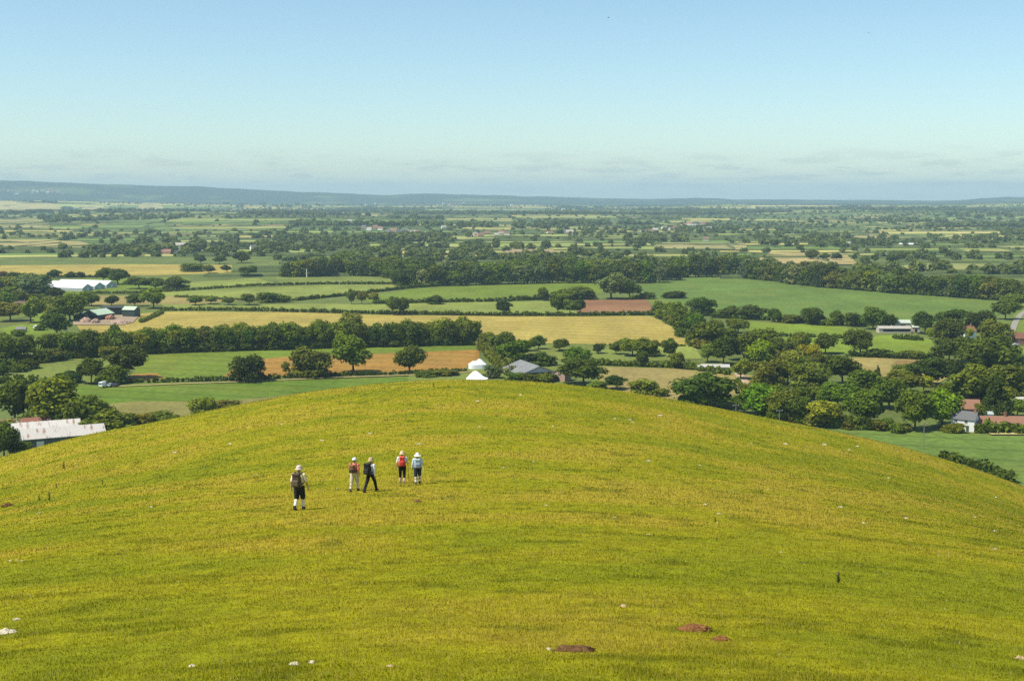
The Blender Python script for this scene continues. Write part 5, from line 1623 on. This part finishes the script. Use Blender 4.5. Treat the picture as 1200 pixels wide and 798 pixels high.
def person(px, py, hpx, label, turn, legs, arms, shirt, lower, hat, sock, boot, sleeves='short', hair=(.2, .15, .1), calf_bare=True, head_turn=0.0, stick=None):
    """a walker seen from behind; legs/arms are swing angles (forward +) in degrees"""
    p = at_hill(px, py)
    H = hpx * px_size(p) / math.cos(PITCH + .05); k = H / 1.78
    R = math.radians
    J = {}
    for s, (ta, sa) in zip((-1, 1), legs):
        hip = Vector((s * .095, 0, .93)); kn = hip + .45 * Vector((s * .02, math.sin(R(ta)), -math.cos(R(ta)))); an = kn + .42 * Vector((0, math.sin(R(sa)), -math.cos(R(sa))))
        J[s] = [hip, kn, an]
    low = min(J[-1][2].z, J[1][2].z) - .085
    for s in (-1, 1): J[s] = [v - Vector((0, 0, low)) for v in J[s]]
    up = Vector((0, 0, -low))
    A = {}
    for s, (ua, fa, out) in zip((-1, 1), arms):
        sh = Vector((s * .19, -.01, 1.43)) + up; el = sh + .29 * Vector((s * math.sin(R(out)), math.sin(R(ua)), -math.cos(R(ua)))).normalized()
        wr = el + .25 * Vector((s * math.sin(R(out * .5)), math.sin(R(fa)), -math.cos(R(fa)))).normalized(); A[s] = [sh, el, wr]
    root = empty('person', p - Vector((0, 0, .01)), turn, (k * 1.1, k * 1.1, k)); tag(root, label, 'person')
    # body
    bm = bmesh.new()
    ball(bm, Vector((0, .0, .98)) + up, .15, (1.12, .78, .85)); ball(bm, Vector((0, .01, 1.13)) + up, .135, (1.05, .75, 1.1)); ball(bm, Vector((0, .0, 1.30)) + up, .16, (1.12, .74, 1.15))
    limb(bm, Vector((-.15, 0, 1.42)) + up, Vector((.15, 0, 1.42)) + up, .065, .065)
    limb(bm, Vector((0, -.005, 1.42)) + up, Vector((0, .02, 1.56)) + up, .06, .052)
    hr = Matrix.Rotation(head_turn, 4, 'Z')
    hc = Vector((0, .035, 1.655)) + up
    ball(bm, hc, .105, (.78, .95, 1.12)); ball(bm, hc + Vector((0, .02, -.055)), .07, (.85, .95, .9))
    def hp(x, y, z): return hc + hr @ Vector((x, y, z))
    limb(bm, hp(0, .095, .02), hp(0, .122, -.018), .010, .015)                          # nose
    limb(bm, hp(-.022, .092, -.055), hp(.022, .092, -.055), .010, .010)                 # lips
    limb(bm, hp(-.045, .085, .032), hp(.045, .085, .032), .011, .011)                   # brow
    for s in (-1, 1): ball(bm, hp(s * .083, -.005, -.005), .026, (.4, .8, 1.2))         # ears
    for s in (-1, 1):
        h, n, a = J[s]
        limb(bm, h, n, .088, .058); limb(bm, n, n.lerp(a, .35) + Vector((0, -.012, 0)), .056, .056); limb(bm, n.lerp(a, .35) + Vector((0, -.012, 0)), a, .056, .038)
        limb(bm, a - Vector((0, .03, .045)), a + Vector((0, .13, -.055)), .036, .03)
        sh, el, wr = A[s]
        limb(bm, sh, el, .052, .041); limb(bm, el, wr, .041, .028)
        # hand: palm and five bent fingers
        d = (wr - el).normalized(); side = Vector((s, 0, 0)); fwd = Vector((0, 1, 0))
        palm = wr + d * .055; limb(bm, wr, palm + d * .02, .026, .030); ball(bm, palm, .036, (.5, 1.0, 1.1))
        grip = stick and s == 1
        for j, (off, ln) in enumerate(((.030, .066), (.011, .076), (-.009, .070), (-.028, .055))):
            b0 = palm + d * .035 + fwd * off; kn2 = b0 + d * ln * .5 - side * (.03 if grip else .008)
            tip = kn2 + (d * (.1 if grip else .8) - side * (.9 if grip else .45)).normalized() * ln * .5
            limb(bm, b0, kn2, .0092, .0088); limb(bm, kn2, tip, .0088, .0075)
        t0 = palm - d * .01 + fwd * .034; t1 = t0 + (d * .5 + fwd * .7 - side * .2).normalized() * .035; limb(bm, t0, t1, .011, .010); limb(bm, t1, t1 + (d * .8 + fwd * .2 - side * .4).normalized() * .03, .010, .008)
    body = link_mesh('body', remeshed('body', bm, .0075, 2), root, SKIN)
    # hair under the hat, eyes
    bm = bmesh.new(); ball(bm, hc + Vector((0, -.012, .012)), .108, (.80, .92, 1.08))
    bmesh.ops.bisect_plane(bm, geom=bm.verts[:] + bm.edges[:] + bm.faces[:], plane_co=hc + Vector((0, .03, -.02)), plane_no=(0, .9, -.55), clear_outer=True)
    bm_obj('hair', bm, plain('hair_%.2f' % hair[0], hair, .8, .3, 20), root, True)
    for s in (-1, 1):
        bm = bmesh.new(); ball(bm, hp(s * .033, .086, .012), .011); bm_obj('eye', bm, FRAME, root, True)
    # shirt
    bm = bmesh.new()
    ball(bm, Vector((0, -.0, 1.0)) + up, .165, (1.12, .82, .75)); ball(bm, Vector((0, .01, 1.13)) + up, .155, (1.08, .80, 1.1)); ball(bm, Vector((0, .0, 1.30)) + up, .178, (1.13, .78, 1.1))
    limb(bm, Vector((-.15, 0, 1.425)) + up, Vector((.15, 0, 1.425)) + up, .078, .078)
    for s in (-1, 1):
        sh, el, wr = A[s]
        if sleeves == 'long': limb(bm, sh, el, .070, .054); limb(bm, el, el.lerp(wr, .92), .054, .042)
        else: limb(bm, sh, sh.lerp(el, .85), .070, .066)
    link_mesh('shirt', remeshed('shirt', bm, .011, 3), root, plain('cloth_%.2f_%.2f_%.2f' % shirt, shirt, .9, .12, 12, .3))
    # shorts or trousers
    kind, col = lower
    bm = bmesh.new()
    ball(bm, Vector((0, -.01, .96)) + up, .165, (1.12, .84, .85))
    for s in (-1, 1):
        h, n, a = J[s]
        if kind == 'shorts': limb(bm, h, h.lerp(n, .98), .115, .092)
        elif kind == 'breeches': limb(bm, h, n, .108, .076); limb(bm, n, n.lerp(a, .38), .076, .072)
        else: limb(bm, h, n, .108, .076); limb(bm, n, n.lerp(a, .93), .076, .062)
    link_mesh(kind, remeshed(kind, bm, .011, 3), root, plain('cloth_%.2f_%.2f_%.2f' % col, col, .9, .15, 12, .3))
    for s in (-1, 1):
        h, n, a = J[s]
        if sock and kind != 'trousers':
            bm = bmesh.new(); limb(bm, n.lerp(a, sock[1]) + Vector((0, -.008, 0)), a, .062, .048)
            link_mesh('sock', remeshed('sock', bm, .010, 2), root, plain('cloth_%.2f_%.2f_%.2f' % sock[0], sock[0], .9, .1, 12, .3))
        bm = bmesh.new(); tilt = math.radians(legs[0 if s < 0 else 1][1]) * .5
        fd = Vector((0, math.cos(tilt), math.sin(tilt)))
        limb(bm, a + Vector((0, 0, .05)), a + Vector((0, -.01, -.02)), .056, .055); limb(bm, a - fd * .045 + Vector((0, 0, -.04)), a + fd * .15 + Vector((0, 0, -.052)), .046, .038)
        link_mesh('boot', remeshed('boot', bm, .010, 2), root, plain('boot_%.2f_%.2f' % boot[:2], boot, .8, .2, 12))
    # hat
    hk, hcol = hat
    bm = bmesh.new()
    prof = {'sun': [(.0, .145), (.06, .14), (.098, .10), (.108, .045), (.112, .03), (.19, -.012), (.205, -.022), (.19, -.02), (.10, .02)],
            'bucket': [(.0, .14), (.07, .132), (.102, .09), (.112, .035), (.118, .02), (.150, -.015), (.152, -.02), (.108, .015)],
            'cap': [(.0, .135), (.06, .128), (.095, .09), (.110, .03), (.113, .0), (.104, -.002)]}[hk]
    seg = 24; rings = []
    for r, z in prof: rings.append([bm.verts.new(hc + Vector((math.cos(2 * math.pi * j / seg) * r * .93, -.008 + math.sin(2 * math.pi * j / seg) * r * 1.08, z + .012))) for j in range(seg)])
    for r0, r1 in zip(rings, rings[1:]):
        for j in range(seg): bm.faces.new((r0[j], r0[(j + 1) % seg], r1[(j + 1) % seg], r1[j]))
    bmesh.ops.remove_doubles(bm, verts=bm.verts[:], dist=.0005)
    if hk == 'cap':
        limb(bm, hc + Vector((-.06, .09, .03)), hc + Vector((-.04, .18, .01)), .012, .006); limb(bm, hc + Vector((.06, .09, .03)), hc + Vector((.04, .18, .01)), .012, .006); limb(bm, hc + Vector((0, .09, .04)), hc + Vector((0, .19, .015)), .035, .01)
    bm_obj('hat', bm, plain('cloth_%.2f_%.2f_%.2f' % hcol, hcol, .9, .1, 12, .3), root, True)
    return root, p, k, up, A, turn


def backpack(info, label, col, col2, w=.30, h=.46, low=1.0):
    root, p, k, up, A, turn = info
    o = empty('backpack', p - Vector((0, 0, .01)), turn, (k * 1.1, k * 1.1, k)); tag(o, label, 'backpack')
    m = plain('nylon_%.2f_%.2f_%.2f' % col, col, .7, .2, 9, .2); m2 = plain('nylon_%.2f_%.2f_%.2f' % col2, col2, .7, .2, 9, .2)
    b = Vector((0, -.245, low)) + up
    def rb(x0, x1, y0, y1, z0, z1, bev):
        bm = bmesh.new(); bx(bm, x0, x1, y0, y1, z0, z1); bmesh.ops.bevel(bm, geom=bm.edges[:], offset=bev, segments=4, affect='EDGES', profile=.6)
        for v in bm.verts: v.co += b; 
        return bm
    bm = rb(-w / 2, w / 2, -.10, .10, 0, h, .06)
    for v in bm.verts:
        t = (v.co.z - b.z) / h; v.co.x *= 1 - .16 * t * t
    bm_obj('main_bag', bm, m, o, True)
    bm_obj('lid', rb(-w / 2 * .88, w / 2 * .88, -.115, .10, h - .06, h + .055, .045), m, o, True)
    bm_obj('pocket', rb(-w / 2 * .7, w / 2 * .7, -.155, -.06, .05, h * .58, .04), m2, o, True)
    for s in (-1, 1): bm_obj('side_pocket', rb(s * w / 2 - .035, s * w / 2 + .035, -.06, .06, .02, h * .42, .03), m2, o, True)
    for s in (-1, 1):
        bm = bmesh.new()
        pts = [Vector((s * .10, -.17, low + h - .02)) + up, Vector((s * .125, -.085, 1.505)) + up, Vector((s * .13, 0.0, 1.52)) + up, Vector((s * .135, .10, 1.44)) + up, Vector((s * .145, .16, 1.30)) + up, Vector((s * .17, .10, 1.12)) + up, Vector((s * .15, -.12, low + .06)) + up]
        tube(bm, pts, [.022] * 7, 8); bm_obj('strap', bm, m, o, True)
    return o


def walking_pole(info, label, col, s=1, lean=.1):
    root, p, k, up, A, turn = info
    d = (A[s][2] - A[s][1]).normalized(); hand = A[s][2] + d * .06
    o = empty('walking_pole', p - Vector((0, 0, .01)), turn, (k * 1.1, k * 1.1, k)); tag(o, label, 'walking pole')
    top = hand + Vector((-s * .02, 0, .07)); foot = Vector((hand.x + s * .03, hand.y + lean, .0))
    bm = bmesh.new(); tube(bm, [top - Vector((0, 0, .14)), top.lerp(foot, .6), foot], [.013, .011, .008], 8); bm_obj('shaft', bm, plain('pole_%.2f' % col[0], col, .4, .1, 4, spec=.5), o, True)
    bm = bmesh.new(); tube(bm, [top + Vector((0, 0, .03)), top, top - Vector((0, 0, .15))], [.018, .020, .017], 8); bm_obj('grip', bm, DARK, o, True)
    bm = bmesh.new(); c = top.lerp(foot, .93); tube(bm, [c, c + Vector((0, 0, -.012))], [.035, .035], 10); bm_obj('basket', bm, DARK, o, True)
    return o


SKIN = plain('skin', (.48, .27, .18), .6, .08, 10)
i1 = person(351, 597.5, 52, 'person in pale yellow shirt, dark shorts and white socks, leftmost and nearest walker', -.2, ((2, -34), (12, 2)), ((-14, 4, 12), (6, 18, 16)), (.78, .69, .42), ('shorts', (.022, .024, .032)), ('bucket', (.56, .46, .37)), ((.80, .76, .70), .25), (.06, .04, .035))
backpack(i1, 'dark brown backpack on the leftmost walker', (.075, .055, .035), (.13, .10, .065), .32, .50, .99)
i2 = person(415.5, 575.5, 39.5, 'person in orange red shirt, khaki shorts and white cap, second walker from left', -.3, ((-14, -20), (16, 4)), ((12, 40, 14), (-10, 12, 12)), (.62, .17, .11), ('shorts', (.52, .46, .34)), ('cap', (.78, .80, .82)), ((.74, .70, .62), .15), (.10, .07, .06))
backpack(i2, 'small olive brown backpack on the orange red shirt', (.20, .12, .06), (.045, .035, .03), .24, .38, 1.03)
i3 = person(434.5, 576, 41, 'person in white shirt, black trousers and tan hat, middle walker of the five', -.5, ((-22, -32), (26, 14)), ((10, 22, 8), (-6, 6, 9)), (.80, .79, .76), ('trousers', (.018, .018, .022)), ('bucket', (.50, .36, .19)), None, (.05, .035, .03), 'long')
backpack(i3, 'black backpack on the white shirted walker in black trousers', (.016, .016, .02), (.03, .03, .035), .34, .52, .98)
i4 = person(471.5, 566, 37.5, 'person in white shirt and black breeches with a red pack, fourth walker from left', .05, ((8, -4), (-8, -18)), ((6, 18, 12), (10, 70, 14)), (.78, .76, .74), ('breeches', (.016, .014, .022)), ('bucket', (.62, .47, .30)), ((.62, .45, .38), .45), (.22, .17, .13), head_turn=-.6, stick=True)
backpack(i4, 'bright red backpack on the fourth walker', (.70, .07, .05), (.55, .06, .05), .30, .48, 1.02)
walking_pole(i4, 'black walking pole in the right hand of the walker with the red pack', (.03, .03, .03), 1, .06)
i5 = person(489.5, 567, 36.5, 'person in pale blue shirt, navy shorts and broad white sun hat, rightmost walker', .1, ((-6, -16), (14, -4)), ((4, 16, 14), (16, 66, 16)), (.60, .70, .78), ('shorts', (.03, .035, .055)), ('sun', (.82, .79, .72)), ((.80, .77, .72), .10), (.08, .06, .06), 'long', stick=True)
backpack(i5, 'blue grey backpack on the rightmost walker', (.38, .48, .50), (.25, .30, .42), .32, .46, 1.0)
walking_pole(i5, 'pale walking pole held by the rightmost walker', (.70, .68, .62), 1, .12)


# ---------------------------------------------------------------- birds in the sky
def bird(label, px, py, dist, span):
    d = ray(px, py).normalized(); p = Vector((0, 0, EYE)) + d * dist
    o = empty('bird', p, .6, (span,) * 3); tag(o, label, 'bird')
    bm = bmesh.new(); tube(bm, [Vector((-.28, 0, .0)), Vector((-.15, 0, .0)), Vector((.05, 0, 0)), Vector((.2, 0, .01)), Vector((.3, 0, .0))], [.02, .06, .085, .06, .01], 8); bm_obj('body', bm, plain('dark_feathers', (.03, .03, .03), .8, .2, 5), o, True)
    for s in (-1, 1):
        bm = bmesh.new()
        a = [bm.verts.new(q) for q in ((.1, s * .04, .03), (.14, s * .28, .14), (.02, s * .52, .10), (-.06, s * .28, .12), (-.1, s * .04, .02))]; f = bm.faces.new(a); bmesh.ops.solidify(bm, geom=[f], thickness=.015)
        bm_obj('wing', bm, plain('dark_feathers', (.03, .03, .03), .8, .2, 5), o)
    return o


bird('small dark bird high in the sky right of centre', 713, 21, 150, .42)
bird('tiny dark bird in the sky at the upper right', 1018, 39, 190, .36)


# ---------------------------------------------------------------- air, sky, sun, camera
def haze(density):
    bm = bmesh.new(); bx(bm, -24500, 24500, -24500, 24500, -1.6, 300)
    k = bpy.data.materials.new('haze'); k.use_nodes = True; t = k.node_tree
    for nd in list(t.nodes):
        if nd.type == 'BSDF_PRINCIPLED': t.nodes.remove(nd)
    v = t.nodes.new('ShaderNodeVolumePrincipled'); v.inputs['Density'].default_value = density; v.inputs['Color'].default_value = (.62, .88, .98, 1)
    v.inputs['Anisotropy'].default_value = 0.0
    t.links.new(v.outputs[0], [n for n in t.nodes if n.type == 'OUTPUT_MATERIAL'][0].inputs['Volume'])
    tag(bm_obj('haze', bm, k), 'thin summer haze over the vale', 'haze', kind='stuff')


haze(7.5e-5)

w = bpy.data.worlds.new('World'); scene.world = w; w.use_nodes = True
t = w.node_tree; bg = t.nodes['Background']
sky = t.nodes.new('ShaderNodeTexSky'); sky.sky_type = 'NISHITA'; sky.sun_disc = False
sky.sun_elevation = SUN_EL; sky.sun_rotation = math.atan2(SUN_AZ_X, SUN_AZ_Y)
sky.altitude = 150; sky.air_density = 1.0; sky.dust_density = .35; sky.ozone_density = 2.0
# low banks of cloud above the horizon
tc = t.nodes.new('ShaderNodeTexCoord'); sep = t.nodes.new('ShaderNodeSeparateXYZ'); t.links.new(tc.outputs['Generated'], sep.inputs[0])
mp = t.nodes.new('ShaderNodeMapping'); mp.inputs['Scale'].default_value = (9, 9, 62); t.links.new(tc.outputs['Generated'], mp.inputs[0])
nz = t.nodes.new('ShaderNodeTexNoise'); nz.inputs['Scale'].default_value = 2.6; nz.inputs['Detail'].default_value = 6; nz.inputs['Roughness'].default_value = .62; t.links.new(mp.outputs[0], nz.inputs['Vector'])


def wramp(src, stops):
    r = t.nodes.new('ShaderNodeValToRGB'); cr = r.color_ramp
    while len(cr.elements) < len(stops): cr.elements.new(.5)
    for e, (p, c) in zip(cr.elements, stops): e.position = p; e.color = (c, c, c, 1)
    t.links.new(src, r.inputs[0]); return r.outputs[0]


band = wramp(sep.outputs['Z'], [(0.0, 1.0), (.016, 1.0), (.024, .8), (.040, 0.0)])
cl = wramp(nz.outputs['Fac'], [(.40, .16), (.53, .40), (.61, 1.0)])
mm = t.nodes.new('ShaderNodeMath'); mm.operation = 'MULTIPLY'; t.links.new(band, mm.inputs[0]); t.links.new(cl, mm.inputs[1])
m2 = t.nodes.new('ShaderNodeMath'); m2.operation = 'MULTIPLY'; t.links.new(mm.outputs[0], m2.inputs[0]); m2.inputs[1].default_value = .75
mx = t.nodes.new('ShaderNodeMix'); mx.data_type = 'RGBA'; t.links.new(m2.outputs[0], mx.inputs[0]); t.links.new(sky.outputs[0], mx.inputs[6]); mx.inputs[7].default_value = (4.3, 4.4, 4.2, 1)
tint = t.nodes.new('ShaderNodeMix'); tint.data_type = 'RGBA'; tint.blend_type = 'MULTIPLY'; tint.inputs[0].default_value = 1
t.links.new(mx.outputs[2], tint.inputs[6]); tint.inputs[7].default_value = (.89, 1.0, .985, 1)
t.links.new(tint.outputs[2], bg.inputs['Color']); bg.inputs['Strength'].default_value = .102

L = bpy.data.lights.new('sun', 'SUN'); L.energy = 4.0; L.angle = math.radians(.53); L.color = (1.0, .94, .82)
so = bpy.data.objects.new('sun', L); C.objects.link(so)
dirv = Vector((SUN_AZ_X * math.cos(SUN_EL), SUN_AZ_Y * math.cos(SUN_EL), math.sin(SUN_EL))).normalized()
so.rotation_euler = dirv.to_track_quat('Z', 'Y').to_euler(); so.location = (0, 0, 400)

cam = bpy.data.cameras.new('camera'); co = bpy.data.objects.new('camera', cam); C.objects.link(co)
cam.sensor_width = 36; cam.lens = 36 * F / 1200; cam.clip_start = .1; cam.clip_end = 60000
co.location = (0, 0, EYE); co.rotation_euler = (math.pi / 2 - PITCH, 0, 0)
scene.camera = co
vs = scene.view_settings
vs.view_transform = 'Standard'; vs.look = 'None'; vs.exposure = .57; vs.gamma = 1.0; vs.use_curve_mapping = False
scene.display_settings.display_device = 'sRGB'
cy = scene.cycles
cy.use_denoising = False
cy.max_bounces = 6; cy.diffuse_bounces = 2; cy.glossy_bounces = 2; cy.transmission_bounces = 3; cy.volume_bounces = 0; cy.transparent_max_bounces = 4
